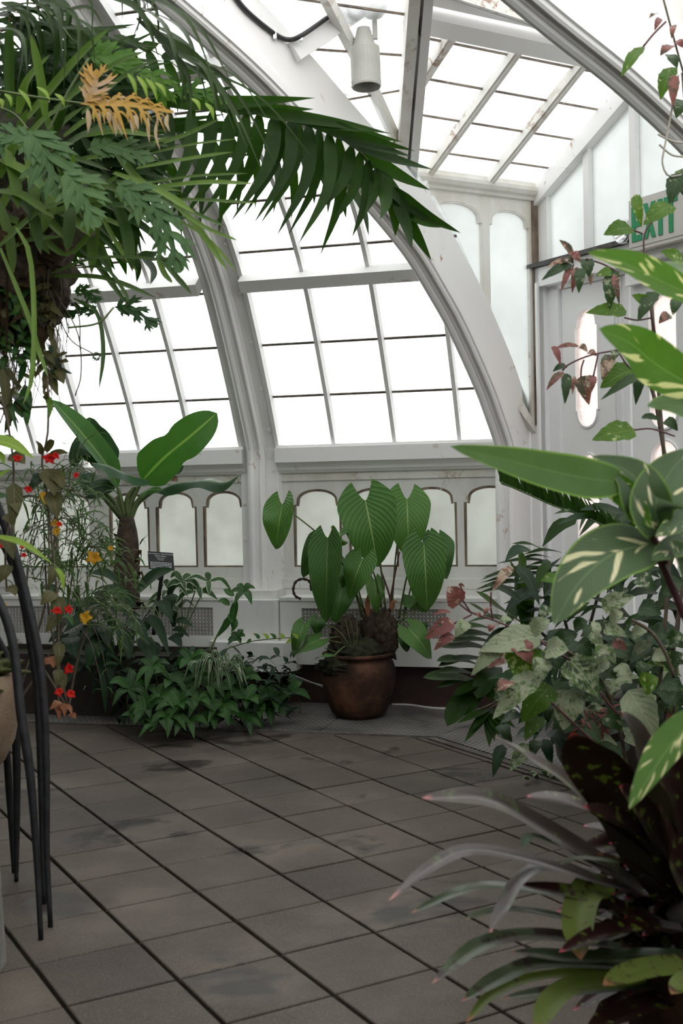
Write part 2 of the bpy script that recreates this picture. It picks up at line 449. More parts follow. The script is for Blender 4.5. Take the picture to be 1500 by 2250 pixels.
# rib 1: square to the wall
r1 = thing('trim_2', 'tall white moulded rib and pilaster between the two window bays', 'rib', F1(RIB1, .85, .68), kind='structure')
def PR1(s, w_, z): return F1(RIB1+w_, s, z)
low = [(.95, .68), (.95, 1.0), (.95, 1.3)]
full = smooth_path(low[:-1]+[(.95, 1.3)]+PROF)
rib(r1, PR1, full, [(-.115, -.02), (-.115, .035), (.13, .035), (.13, -.02)], 'white', 'rib_plate')
rib(r1, PR1, full, [(w_-.005, d+.035) for w_, d in MOULD], 'white', 'moulding')
for zz in (.98, 1.20, 1.40, 1.66, 1.90, 2.16, 2.42, 2.66):
    s = None
    if zz < 1.55: n_, t_ = .95-.035, V((0, 1))
    else:
        n_, z_ = prof_s(s_of_z(zz)); a_ = prof_s(s_of_z(zz)+.05); t_ = V((a_[0]-n_, a_[1]-z_)).normalized()
        n_ += -t_.y*.035
    for sd in ((1, .092), (-1, -.095)):
        c = F1(RIB1+sd[1], n_ + (0 if zz < 1.55 else 0), zz + (0 if zz < 1.55 else t_.x*.035))
        nn = N1*(-t_.y) + Z*t_.x; tt = N1*t_.x + Z*t_.y
        MB().bar(c-nn*.004, c+nn*.008, U1, .013, .013).build('bolt', M['white'], r1)
# plinths under the rib
def bevel_block(root, name, u0, u1, n0, n1, z0, z1, c, mname):
    """a block whose front corners are chamfered"""
    o = [(u0, n1), (u0, n0+c), (u0+c, n0), (u1-c, n0), (u1, n0+c), (u1, n1)]; k = len(o)
    m = MB().add([F1(u, n, z0) for u, n in o]+[F1(u, n, z1) for u, n in o], [tuple(range(k)), tuple(range(k, 2*k))]+[(i, (i+1) % k, k+(i+1) % k, k+i) for i in range(k)])
    return m.build(name, M[mname], root)
bevel_block(r1, 'plinth', -1.36, -1.075, .70, .95, .385, .628, .02, 'white_low_light')
bevel_block(r1, 'plinth_cap', -1.33, -1.10, .76, .95, .628, .68, .02, 'white_low_light')
bevel_block(r1, 'foot_block', -1.50, -.955, .62, .95, .215, .385, .06, 'white_low_light')
bevel_block(r1, 'gap_shade_block', -1.40, -1.06, .72, .95, 0, .215, .01, 'mortar')  # near-black block standing in for the dark gap under the foot block
# radiator covers with star-lattice grilles
M['grille'] = noisy('painted_lattice', [(.3, (.50, .49, .46)), (.7, (.68, .67, .64))], 12, .5)
M['dark_in'] = noisy('dark_hollow', [(.3, (.010, .010, .010)), (.7, (.028, .026, .024))], 10, .8)
M['kick'] = noisy('dark_red_brown_board', [(.3, (.020, .009, .007)), (.7, (.05, .022, .017))], 9, .6)
def rad_cover(u0, u1, ga, gb, label):
    n0 = .74; t = thing('radiator_cover', label, 'radiator cover', F1((u0+u1)/2, n0, .24), 'white radiator covers along the wall')
    zg0, zg1 = .405, .578
    MB().plate(F1, n0, n0+.02, [(u0, .244), (u1, .244), (u1, .622), (u0, .622)], [[(ga, zg0), (gb, zg0), (gb, zg1), (ga, zg1)]]).build('front_panel', M['white_low_light'], t)
    MB().box(F1, u0, u1, n0-.006, .93, .622, .642).build('top_board', M['white_low_light'], t)
    MB().box(F1, u0, u1, n0+.02, .93, .244, .262).build('bottom_board', M['white_low_light'], t)
    MB().box(F1, ga-.02, gb+.02, n0+.05, n0+.06, zg0-.02, zg1+.02).build('hollow_shade_sheet', M['dark_in'], t)  # near-black sheet standing in for the shade inside the cover
    m = MB(); cs = .0216; nx = int(round((gb-ga)/cs)); nz = 8; cs = (gb-ga)/nx; cz = (zg1-zg0)/nz; wd = .0034; b0, b1 = n0+.006, n0+.009
    def strip(a, za, b, zb2, wd=wd):
        d = V((b-a, zb2-za)); nn = V((-d.y, d.x)).normalized()*wd/2
        q = [(a+nn.x, za+nn.y), (a-nn.x, za-nn.y), (b-nn.x, zb2-nn.y), (b+nn.x, zb2+nn.y)]
        m.add([F1(x, b0, y) for x, y in q]+[F1(x, b1, y) for x, y in q], [(0, 1, 2, 3), (0, 4, 5, 1), (1, 5, 6, 2), (2, 6, 7, 3), (3, 7, 4, 0)])
    for i in range(nx+1): strip(ga+i*cs, zg0, ga+i*cs, zg1)
    for k in range(nz+1): strip(ga, zg0+k*cz, gb, zg0+k*cz)
    for i in range(-nz, nx):
        for up in (0, 1):
            i0, k0 = (i, 0) if i >= 0 else (0, -i)
            ln = min(nx-i0, nz-k0)
            if ln <= 0: continue
            a, b = ga+i0*cs, ga+(i0+ln)*cs
            za, zb2 = zg0+k0*cz, zg0+(k0+ln)*cz
            if up: za, zb2 = zg1-k0*cz, zg1-(k0+ln)*cz
            strip(a, za, b, zb2, .0028)
    m.build('grille', M['grille'], t, fix=False, kind='stuff', label='star-pattern lattice grille')
    return t
rad_cover(-1.07, .40, -.935, -.068, 'white radiator cover with lattice grille behind the terracotta pot')
rad_cover(-2.95, -1.365, -2.93, -1.497, 'white radiator cover with lattice grille behind the banana plant')
MB_k = MB().box(F1, -3.4, .5, .80, .84, -.01, .30)
tag(MB_k.build('baseboard_back', M['kick']), 'dark red-brown board recessed under the radiator covers', 'baseboard', kind='structure')

# ------------------------------------------------------------------ curved glazing of the long wall
ce = thing('ceiling', 'curved glass roof of whitewashed panes between white ribs', 'glass roof', F1(0, .95, 1.55), kind='structure')
ROWS = [0, s_of_z(1.84), s_of_z(2.13), s_of_z(2.42), s_of_z(2.605)]
while ROWS[-1] < 5.4: ROWS.append(ROWS[-1]+.335)
def sl(s, d=0):
    """profile point at arc length s, moved d inwards"""
    n, z = prof_s(s); a = prof_s(s+.02); b = prof_s(max(s-.02, 0)); t = V((a[0]-b[0], a[1]-b[1])).normalized()
    return n-t.y*d, z+t.x*d
def hip_u(n): return n*t8
def sheet(root, F, outline, d0, d1, name, mname, inset=0):
    """a flat or bent pane from a list of (across, arc length)"""
    n = len(outline); vs = []
    for d in (d0, d1):
        for a, s in outline:
            nn, z = sl(s, d); vs.append(F(a, nn, z))
    fs = [tuple(range(n)), tuple(range(2*n-1, n-1, -1))]+[(i, (i+1) % n, n+(i+1) % n, n+i) for i in range(n)]
    return MB().add(vs, fs).build(name, M[mname], root, fix=False)
def cell(u0, u1, s0, s1, lim):
    """clip a cell by u <= lim(n(s)), sampled"""
    ss = [s0+(s1-s0)*k/4 for k in range(5)]
    rt = [(min(u1, lim(prof_s(s)[0])), s) for s in ss]
    if all(r[0] <= u0+.004 for r in rt): return None
    keep = [(max(r, u0+.001), s) for r, s in rt if r > u0-.2]
    keep = [(r, s) for r, s in rt if r > u0]
    if len(keep) < 2: return None
    return [(u0, keep[0][1])] + keep + [(u0, keep[-1][1])]
def bar_path(root, F, u, s0, s1, w_, d0, d1, name, mname='white'):
    n = max(2, int((s1-s0)/.12)); rings = []
    for k in range(n+1):
        s = s0+(s1-s0)*k/n; a, b = sl(s, d0), sl(s, d1)
        rings.append([F(u-w_/2, *a), F(u+w_/2, *a), F(u+w_*.3, *b), F(u-w_*.3, *b)])
    MB().sweep(None, rings).build(name, M[mname], root)
COLS = [-3.13, -2.76, -2.39, -2.0325, -1.678, -1.355, None, -1.118, -.7615, -.387, .001, .30]
prev = None
SMAX = 5.3
for c in COLS:
    if c is None: prev = None; continue
    if prev is not None:
        for k in range(len(ROWS)-1):
            s0, s1 = ROWS[k], min(ROWS[k+1], SMAX)
            if s1-s0 < .05: continue
            ol = cell(prev+.004, c-.004, s0+.004, s1+.012, hip_u)
            if ol: 
                sheet(ce, F1, ol, .000, .004, 'pane', 'glass')
                if k:
                    e = min(c, hip_u(prof_s(s0)[0]))
                    if e-prev > .05:
                        a, b = sl(s0-.004, .006), sl(s0+.009, .006); a2, b2 = sl(s0-.004, .012), sl(s0+.009, .012)
                        MB().hexa([F1(prev, *a), F1(e, *a), F1(e, *b), F1(prev, *b), F1(prev, *a2), F1(e, *a2), F1(e, *b2), F1(prev, *b2)]).build('lap_joint', M['seam'], ce)
    prev = c
for c in COLS:
    if c is None: continue
    s1 = 0
    while s1 < SMAX and hip_u(prof_s(s1)[0]) > c: s1 += .02
    if s1 > .1: bar_path(ce, F1, c, 0, s1, .038, .004, .045, 'glazing_bar')
# the last corner of the bay, beyond the outermost bar
ol = cell(.304, .42, .004, ROWS[1], hip_u)
if ol: sheet(ce, F1, ol, 0, .004, 'pane', 'glass')
def purlin(root, F, s, a0, a1, w_=.075, h=.075, name='purlin', mname='white', d=.03):
    n, z = sl(s, d); n2, z2 = sl(s, d+h); m_, zz = sl(s+w_, d); m2, zz2 = sl(s+w_, d+h)
    MB().hexa([F(a0, n, z), F(a1, n, z), F(a1, m_, zz), F(a0, m_, zz), F(a0, n2, z2), F(a1, n2, z2), F(a1, m2, zz2), F(a0, m2, zz2)]).build(name, M[mname], root)
SP1 = s_of_z(2.455)
purlin(ce, F1, SP1, -1.118, hip_u(.36)-.02)
purlin(ce, F1, SP1, -3.3, -1.372)
n_u = -.86; SP2 = s_of_z(3.24)
purlin(ce, F1, SP2, -1.118, hip_u(-.95)); purlin(ce, F1, SP2, -3.3, -1.372)

# ------------------------------------------------------------------ hip rib at the angle of the two walls
r2 = thing('trim_3', 'big white hip rib curving up left from beside the door', 'rib', G0+BIS*(.9/math.cos(PI/8)), kind='structure')
c8 = math.cos(PI/8)
def PR2(s, w_, z): return G0 + BIS*(s/c8) + HN*w_ + Z*z
HP = smooth_path([(.99, .0), (.99, .6), (.99, 1.2)]+[(.985, 1.56), (.83, 1.86), (.70, 2.05), (.48, 2.32), (.31, 2.49), (.07, 2.70), (-.25, 2.90), (-.55, 3.05), (-.88, 3.22), (-1.2, 3.36), (-1.7, 3.53), (-2.2, 3.66)], .06)
HP2 = [(s, z) for s, z in HP]
rib(r2, PR2, HP, [(-.03, 0), (-.03, .255), (.03, .255), (.03, 0)], 'white', 'rib_plate')
rib(r2, PR2, HP, [(w_*1.05, d+.25) for w_, d in MOULD], 'white', 'moulding')

# ------------------------------------------------------------------ wall 2: the door wall, a dormer carried up through the curved roof
KL, KR, RA = -.30, 2.00, .85          # cheeks and ridge (along E1)
DE = .965
SLOPE = .51; ZE = 2.955               # eaves
def roof_z(a): return ZE + SLOPE*((a-KL) if a <= RA else (KR-a))
# cheek on the left: two tall arched lights
def FC(a, b, z): return F2(KL-b, a, z)      # a runs along E2, b is thickness outwards
ck = thing('wall_left', 'white cheek wall with two tall arched frosted lights left of the door', 'wall', F2(KL, .9, 1.6), kind='structure')
def cheek(FCx, root):
    e = [.965, .80, .63, .44, .30, .13, .04]
    bot = [(x, prof_z(min(x, .95))+(-.01 if x > .9 else -.12)) for x in e]
    outer = [(.04, 2.95), (.965, 2.95)] + bot
    h1 = [(.615, 2.2), (.915, 1.75)]
    def tall(x0, x1, zs, zt):
        o = arch_outline(x0, x1, 2.0, zs, zt, .02)
        k1 = .03 if x1 > .9 else -.06; bb = [(x1, prof_z(x1)+k1), ((x0+x1)/2, prof_z((x0+x1)/2)-.03), (x0, prof_z(x0)-.06)]
        return [bb[2], bb[1], bb[0]] + o[2:]
    A = [tall(.625, .915, 2.735, 2.822), tall(.235, .585, 2.735, 2.835)]
    MB().plate(FCx, 0, .04, outer, A).build('arched_panel', M['white_old'], root)
    for o in A:
        ring_bead(FCx, o, .012, .008).build('glazing_bead', M['white_old'], root)
        MB().plate(FCx, .022, .027, o).build('pane', M['glass_cheek'], root)
    pr = [(0, 2.885), (-.018, 2.89), (-.022, 2.905), (-.04, 2.915), (-.052, 2.935), (-.052, 2.955), (-.03, 2.962), (-.03, 2.985), (.05, 2.985), (.05, 2.885)]
    MB().sweep(None, [[FCx(x, b, z) for b, z in pr] for x in (.02, .965)]).build('cornice', M['white_old'], root)
    MB().box(FCx, .925, .985, -.012, .05, 1.62, 2.885).build('corner_post', M['rust'], root)
cheek(FC, ck)
ck2 = thing('wall_right', 'white cheek wall with tall arched lights right of the door', 'wall', F2(KR, .9, 1.6), kind='structure')
cheek(lambda a, b, z: F2(KR+b, a, z), ck2)

# gable glazing above the lintel
wn = thing('window_1', 'frosted gable window above the door with white studs and raking boards', 'window', F2(RA, DE, 2.55), kind='structure')
STUDS = [KL, .095, .45, .69, 1.045, KR]
def fdoor(a, b, z): return F2(a, DE+b, z)
xs = [-.255, .095, .138, .450, .492, .648, .690, 1.002, 1.045, 1.395]
for x0, x1 in ((-.215, .095), (.138, .450), (.492, .829), (.871, 1.208), (1.25, 1.562), (1.605, 1.915)):
    o = [(x0, 2.55), (x1, 2.55), (x1, roof_z(x1)-.09)] + ([(RA, roof_z(RA)-.09)] if x0 < RA < x1 else []) + [(x0, roof_z(x0)-.09)]
    MB().plate(fdoor, .03, .035, o).build('pane', M['glass_cheek'], wn)
for x0, x1 in ((KL, -.213), (.095, .138), (.45, .492), (.829, .871), (1.208, 1.25), (1.562, 1.605), (1.913, KR)):
    MB().plate(fdoor, .0, .05, [(x0, 2.53), (x1, 2.53), (x1, roof_z(x1)-.05), (x0, roof_z(x0)-.05)]).build('stud', M['white'], wn)
for sg in (-1, 1):
    a0, a1 = (KL, RA) if sg < 0 else (KR, RA)
    o = [(a0, ZE-.10), (a1, roof_z(RA)-.10), (a1, roof_z(RA)+.01), (a0, ZE+.01)]
    MB().plate(fdoor, -.03, .06, o).build('raking_board', M['white'], wn)
fla = MB().box(fdoor, KL-.045, KR+.04, -.06, .05, 2.508, 2.53)
lt = tag(fla.build('trim_4', M['lead']), 'weathered black flashing strip over the door lintel', 'flashing', kind='structure')

# dormer roof
dr = thing('window_2', 'sloping glass dormer roof over the door with white glazing bars', 'roof window', F2(RA, .2, 3.4), kind='structure')
VALL = [(-.22, .02), (.57, -.41)]; VTOP = (.85, -.562)           # left valley in plan (a, b)
def valley_b(a):
    x = a if a <= RA else 2*RA-a
    return VALL[0][1] + (VALL[1][1]-VALL[0][1])*(x-VALL[0][0])/(VALL[1][0]-VALL[0][0])
BB = [-.55, -.17, .215, .62, 1.0]
AA = [-.36, -.165, .04, .242, .445, .60]
PU = .57
def dpt(a, b, d=0): return F2(a, b, roof_z(a)+.03-d)
def clip2(poly, f):
    res = []
    for i in range(len(poly)):
        p, q_ = poly[i], poly[(i+1) % len(poly)]; a, b = f(p), f(q_)
        if a <= 0: res.append(p)
        if (a < 0 < b) or (b < 0 < a): k = a/(a-b); res.append((p[0]+(q_[0]-p[0])*k, p[1]+(q_[1]-p[1])*k))
    return res
for side in (0, 1):
    mx = (lambda a: a) if not side else (lambda a: 2*RA-a)
    for i in range(len(BB)-1):
        for j in range(len(AA)-1):
            po = [(AA[j], BB[i]+.006), (AA[j+1]+.01, BB[i]+.006), (AA[j+1]+.01, BB[i+1]-.006), (AA[j], BB[i+1]-.006)]
            po = clip2(po, lambda p: valley_b(p[0])-p[1])
            if len(po) < 3: continue
            n = len(po); vs = [dpt(mx(a), b) for a, b in po]+[dpt(mx(a), b, .004) for a, b in po]
            MB().add(vs, [tuple(range(n)), tuple(range(2*n-1, n-1, -1))]+[(k, (k+1) % n, n+(k+1) % n, n+k) for k in range(n)]).build('pane', M['glass'], dr, fix=False)
            if j:
                b0 = max(BB[i], valley_b(AA[j])); 
                if BB[i+1]-b0 > .03:
                    MB().bar(dpt(mx(AA[j]), b0, .010), dpt(mx(AA[j]), BB[i+1], .010), E1, .013, .008).build('lap_joint', M['rust'], dr)
    for b in BB[1:-1]:
        a0 = KL if b > .02 else VALL[0][0] + (b-VALL[0][1])/(VALL[1][1]-VALL[0][1])*(VALL[1][0]-VALL[0][0])
        MB().bar(dpt(mx(a0), b, .03), dpt(mx(PU), b, .03), E2, .042, .05).build('glazing_bar', M['white_old'], dr)
        MB().bar(dpt(mx(a0), b, .058), dpt(mx(PU), b, .058), E2, .018, .02).build('bar_bead', M['white_old'], dr)
    # eaves plate
    MB().bar(dpt(mx(KL-.02), -.06, .04), dpt(mx(KL-.02), .98, .04), Z, .09, .07).build('eaves_plate', M['white_old'], dr)
    # deep valley board
    a0, b0 = VALL[0]; a1, b1 = VTOP
    p0, p1 = dpt(mx(a0-.10), b0+.05, .0), dpt(mx(a1), b1, .0)
    q0, q1 = p0-Z*.30, p1-Z*.20
    off = (E2*(a1-a0) - E1*(b1-b0)*(1 if not side else -1)).normalized()*.05
    MB().hexa([q0, q1, q1-off, q0-off, p0, p1, p1-off, p0-off]).build('valley_board', M['white_old'], dr)
    MB().hexa([q0+off*.3, q1+off*.3, q1+off*1.1, q0+off*1.1, p0+off*.3, p1+off*.3, p1+off*1.1, p0+off*1.1]).build('valley_lining', M['white'], dr)
    # purlin and the boarded slope above it
    MB().bar(dpt(mx(PU), -.45, .045), dpt(mx(PU), .97, .045), E1+Z*SLOPE*(1 if not side else -1), .09, .10).build('purlin', M['white'], dr)
    if not side: MB().hexa([dpt(mx(PU+.05), -.43, .03), dpt(mx(PU+.05), .98, .03), dpt(mx(RA), .98, .03), dpt(mx(RA), -.55, .03), dpt(mx(PU+.05), -.43), dpt(mx(PU+.05), .98), dpt(mx(RA), .98), dpt(mx(RA), -.55)]).build('roof_board', M['white'], dr)
MB().box(F2, RA-.04, RA+.04, -.56, .97, roof_z(RA)-.10, roof_z(RA)+.03).build('ridge_beam', M['white'], dr)

# glazing between the hip rib and the dormer's valley
cr = thing('ceiling', 'triangle of glass roof between the big rib and the dormer valley', 'glass roof', F2(.2, -.5, 3.2), kind='structure')
def hipp(n): return PR2(n, .0, dict(HZ)(n)) if 0 else G0 + BIS*(n/c8) + Z*hp_z(n)
def hp_z(n):
    pts = [(.07, 2.70), (-.25, 2.90), (-.55, 3.05), (-.88, 3.22), (-1.2, 3.36), (-1.7, 3.53), (-2.2, 3.66)]
    for i in range(1, len(pts)):
        if n >= pts[i][0] or i == len(pts)-1:
            k = (n-pts[i-1][0])/(pts[i][0]-pts[i-1][0]); return pts[i-1][1]+(pts[i][1]-pts[i-1][1])*k
def valp(k): 
    a = VALL[0][0]+(RA-VALL[0][0])*k; return F2(a, valley_b(a), roof_z(a))
HS = [.05, -.30, -.62, -.92, -1.25, -1.6]; VS = [.02, .20, .40, .56, .74, .95]
for i in range(5):
    p = [hipp(HS[i]), hipp(HS[i+1]), valp(VS[i+1]), valp(VS[i])]
    for h in (0, 1):
        q4 = [p[0].lerp(p[3], h/2), p[1].lerp(p[2], h/2), p[1].lerp(p[2], (h+1)/2), p[0].lerp(p[3], (h+1)/2)]
        MB().add(q4+[x-Z*.004 for x in q4], [(0, 1, 2, 3), (7, 6, 5, 4), (0, 4, 5, 1), (1, 5, 6, 2), (2, 6, 7, 3), (3, 7, 4, 0)]).build('pane', M['glass'], cr, fix=False)
    if i:
        MB().bar(p[0]-Z*.012, p[3]-Z*.012, Z, .008, .012).build('lap_joint', M['rust'], cr)
    m0, m1 = p[0].lerp(p[3], .5), p[1].lerp(p[2], .5)
    MB().bar(m0-Z*.02, m1-Z*.02, E1, .045, .04).build('glazing_bar', M['white_old'], cr)
MB().bar(P(640, 118, 5.17), P(815, 2, 5.36), Z, .085, .085).build('purlin', M['white'], cr)

# second hip rib, right of the door
r3 = thing('trim_5', 'white moulded hip rib arching down across the upper right corner', 'rib', F2(2.0, .95, .5), kind='structure')
def PR3(s, w_, z): return F2(2.0+w_, .95+(s-.95)/c8, z)
rib(r3, PR3, HP, [(-.03, 0), (-.03, .255), (.03, .255), (.03, 0)], 'white', 'rib_plate')
rib(r3, PR3, HP, [(w_*1.05, d+.25) for w_, d in MOULD], 'white', 'moulding')
wz = MB().box(F2, KR+.05, EC3+.1, .95, 1.0, 0, 1.55)
tag(wz.build('wall_door_side', M['white_low_light']), 'plain white wall right of the door', 'wall', kind='structure')

# ------------------------------------------------------------------ the door
dg = pane_mat('rippled_door_glass', (.93, .86, .84), .35, scale=60)
M['door_glass'] = dg
dd = thing('door_1', 'white wooden double door with narrow round-ended textured lights', 'door', F2(.38, DE, 0), kind='structure')
MB().box(fdoor, -.35, -.255, -.03, .06, 0, 2.505).build('architrave', M['door_white'], dd)
MB().box(fdoor, -.275, -.255, -.045, .0, 0, 2.42).build('frame_bead', M['door_white'], dd)
MB().box(fdoor, -.35, 2.05, -.03, .06, 2.40, 2.505).build('head_board', M['door_white'], dd)
MB().box(fdoor, -.255, -.165, .03, .10, 0, 2.40).build('jamb', M['door_white'], dd)
MB().box(fdoor, -.255, 1.95, .03, .10, 2.375, 2.40).build('frame_head', M['door_white'], dd)
MB().box(fdoor, 1.955, 2.05, -.03, .06, 0, 2.505).build('architrave', M['door_white'], dd)
def stadium(x0, x1, z0, z1, sh=.0, n=10):
    c = (x0+x1)/2; r = (x1-x0)/2
    if sh: r -= sh
    o = []
    for i in range(n+1): t = PI*i/n; o.append((c+r*math.cos(t), z1-r+r*math.sin(t)))
    if sh: o += [(x0+sh, z1-r-.01), (x0, z1-r-.012), (x0, z0+r+.012), (x0+sh, z0+r+.01)]
    for i in range(n+1): t = PI+PI*i/n; o.append((c+r*math.cos(t), z0+r+r*math.sin(t)))
    if sh: o += [(x1-sh, z0+r+.01), (x1, z0+r+.012), (x1, z1-r-.012), (x1-sh, z1-r-.01)]
    return o
def leaf_door(x0, x1, wins, name):
    outer = [(x0, .02), (x1, .02), (x1, 2.37), (x0, 2.37)]
    ol = [stadium(a, b, c, d, sh) for a, b, c, d, sh in wins]
    lf = MB().plate(fdoor, .05, .09, outer, ol).build(name, M['door_white'], dd)
    for o in ol:
        ring_bead(fdoor, o, .052, .010).build('glazing_bead', M['door_white'], lf)
        MB().plate(fdoor, .07, .075, o).build('pane', M['door_glass'], lf)
    return lf
l1 = leaf_door(-.155, .375, [(-.052, .146, 1.585, 2.245, .014), (-.052, .146, .80, 1.452, .014)], 'door_leaf')
l2 = leaf_door(.39, .845, [(.515, .725, 1.545, 2.24, .0), (.515, .725, .80, 1.50, .0)], 'door_leaf')
l3 = leaf_door(.855, 1.31, [(.975, 1.185, 1.545, 2.24, .0), (.975, 1.185, .80, 1.50, .0)], 'door_leaf')
l4 = leaf_door(1.325, 1.855, [(1.554, 1.752, 1.585, 2.245, .014), (1.554, 1.752, .80, 1.452, .014)], 'door_leaf')
MB().box(fdoor, 1.865, 1.955, .03, .10, 0, 2.40).build('jamb', M['door_white'], dd)
for a in (.262, .285, .315): MB().box(fdoor, a, a+.012, .04, .05, .02, 2.37).build('astragal', M['door_white'], l1)
MB().box(fdoor, .405, .52, .0, .05, 2.30, 2.365).build('door_closer', M['door_white'], l2)
# ================================================================== unseen rest of the house; opaque end walls and ceiling added to cut sky light
M['rear'] = noisy('light_cutting_dark_rear', [(.3, (.07, .08, .055)), (.7, (.15, .16, .12))], 1.2, .8)  # kept dark to cut the light bounced from behind the camera
def slab(pts, th, name, label, mname='rear'):
    n = len(pts); d = V((0, 0, 0))
    nr = (pts[1]-pts[0]).cross(pts[2]-pts[0]).normalized()*th
    m = MB().add(list(pts)+[p+nr for p in pts], [tuple(range(n)), tuple(range(n, 2*n))]+[(i, (i+1) % n, n+(i+1) % n, n+i) for i in range(n)])
    return tag(m.build(name, M[mname]), label, 'wall' if 'wall' in name else 'ceiling', kind='structure')
HT = 3.93
d3 = (E1-E2).normalized(); P23 = F2(EC3, .95, 0); P23b = P23 + d3*9
LW0, LW1 = F1(-3.45, 1.0, 0), F1(-3.45, -10, 0)
slab([LW0, LW1, LW1+Z*HT, LW0+Z*HT], .1, 'wall_far_left', 'added unseen wall keeping sky light out on the left')  # added to stop sky light leaking in at the open left end
slab([P23, P23b, P23b+Z*1.5, P23+Z*1.5], .1, 'wall_near_right', 'low side wall of the house, out of the picture on the right')
w3 = thing('window_3', 'tall whitewashed glazing above the side wall, out of the picture on the right', 'window', P23+Z*1.5, kind='structure')
for k in range(9):
    a_, b_ = P23+d3*k, P23+d3*(k+.96)
    MB().hexa([a_+Z*1.5, b_+Z*1.5, b_+Z*HT, a_+Z*HT, a_+Z*1.5+N3*.005, b_+Z*1.5+N3*.005, b_+Z*HT+N3*.005, a_+Z*HT+N3*.005]).build('pane', M['glass'], w3)
    MB().bar(b_+d3*.02+Z*1.5, b_+d3*.02+Z*HT, d3, .045, .06).build('mullion', M['white'], w3)
slab([LW1, P23b, P23b+Z*HT, LW1+Z*HT], .1, 'wall_front', 'added unseen wall blocking light from behind the camera')  # added to block light coming from behind the camera
hp = PR2(-3.6, 0, 3.90)
def zz_(v, z): return V((v.x, v.y, z))
slab([F1(-3.5, -3.6, 3.9), hp, F2(EC3-4.55*t8, -3.6, 3.9), P23b+Z*3.9, LW1+Z*3.9], .08, 'light_blocker_ceiling', 'added unseen slab blocking sky light above and behind the camera')  # opaque slab added to reduce the sky light over the camera
# ================================================================== leaves
def catmull(pts, n):
    pts = [V(p) for p in pts]
    if len(pts) == 2: return [pts[0].lerp(pts[1], i/n) for i in range(n+1)]
    seg = len(pts)-1; out = []
    for i in range(n+1):
        x = i/n*seg; k = min(int(x), seg-1); t = x-k
        p1, p2 = pts[k], pts[k+1]; p0 = pts[k-1] if k else p1*2-p2; p3 = pts[k+2] if k+2 <= seg else p2*2-p1
        out.append(.5*((2*p1)+(p2-p0)*t+(2*p0-5*p1+4*p2-p3)*t*t+(3*p1-p0-3*p2+p3)*t**3))
    return out
def _heart(t): return (.34+.66*math.sin(min(t/.26, 1)*PI/2)**.8)*(1-t**2.3)**.8
SHAPE = {
    'lance': lambda t: math.sin(PI*t**.72)**.95,
    'ovate': lambda t: math.sin(PI*t**.58)**.85,
    'strap': lambda t: min(1, .55+t*2.2)*(1-max(0, (t-.62)/.38)**2.2)**.8,
    'banana': lambda t: min(1, t*6)**.55*(1-t**5)**.7,
    'leaflet': lambda t: (min(1, .25+t*5))*(1-max(0, (t-.2)/.8)**1.7),
    'heart': _heart,
    'notched': lambda t: min(1, t*6)**.55*(1-t**5)**.7*(1-.20*math.exp(-((t-.47)/.07)**2)),
    'blade': lambda t: math.sin(PI*min(t**.62, 1))**.7,
    'thin': lambda t: math.sin(PI*t**.6)**.8,
}
class LM:
    def __init__(s): s.v = []; s.f = []; s.uv = []
    def grid(s, pts, W, shape, face, fold=.12, wave=0, back=0, nx=2, ny=10, freq=18, ph=0, curl=0, v0=0., v1=1., serr=0, tpow=1):
        ts = [(i/ny)**tpow for i in range(ny+1)]; fine_ = catmull(pts, 60)
        mid = catmull(pts, ny) if tpow == 1 else [fine_[int(t*59.99)].lerp(fine_[min(60, int(t*59.99)+1)], t*60-int(t*59.99)) for t in ts]; sh = SHAPE[shape] if isinstance(shape, str) else shape
        base = len(s.v)
        for i, p in enumerate(mid):
            t = ts[i]; tg = (mid[min(i+1, ny)]-mid[max(i-1, 0)])
            if tg.length < 1e-9: tg = V((0, 0, 1))
            tg.normalize(); sd = tg.cross(face)
            if sd.length < 1e-4: sd = tg.orthogonal()
            sd.normalize(); nr = sd.cross(tg)
            w = W/2*max(sh(t), 0.004)
            if serr: w *= 1+serr*(1 if i % 2 else -1)
            for j in range(-nx, nx+1):
                a = j/nx; b = abs(a)
                q = p + sd*(a*w) + nr*(fold*b*w - curl*b*b*w)
                if wave: q = q + nr*(wave*w*b*math.sin(t*freq+ph+(1.3 if a > 0 else 0)))
                if back: q = q - tg*(back*W*b**1.5*(1-t)**2.5) 
                s.v.append(q); s.uv.append((.5+a*.5, v0+(v1-v0)*t))
        c = 2*nx+1
        for i in range(ny):
            for j in range(2*nx):
                k = base+i*c+j; s.f.append((k, k+1, k+c+1, k+c))
        return s
    def build(s, name, m, parent=None, label=None, kind=None):
        o = wloc(parent) if parent else V((0, 0, 0))
        me = bpy.data.meshes.new(name); me.from_pydata([p-o for p in s.v], [], s.f)
        uv = me.uv_layers.new(name='UVMap')
        idx = [0]*len(me.loops); me.loops.foreach_get('vertex_index', idx)
        flat = []
        for i in idx: flat += s.uv[i]
        uv.data.foreach_set('uv', flat)
        me.polygons.foreach_set('use_smooth', [True]*len(me.polygons))
        me.materials.append(M[m])
        ob = bpy.data.objects.new(name, me); C.objects.link(ob)
        if parent: ob.parent = parent
        return tag(ob, label, kind=kind)
def facing(p, a=.55, b=.6, c=0.):
    d = (CAM-p); d.normalize(); return (d*a + Z*b + V((1, 0, 0))*c).normalized()
def px3(pts, d=None):
    """(x, y[, depth]) pixels to points"""
    return [P(p[0], p[1], p[2] if len(p) > 2 else d) for p in pts]
def leaf(parent, pts, W, shape='lance', m='green', d=None, f=(.55, .6, 0), name='leaf', px=False, **k):
    if px: pts = px3(pts, d); W = W*pts[0].y/FPX
    fc = f if isinstance(f, Vector) else facing(V(pts[len(pts)//2]), *f)
    return LM().grid(pts, W, shape, fc, **k).build(name, m, parent)
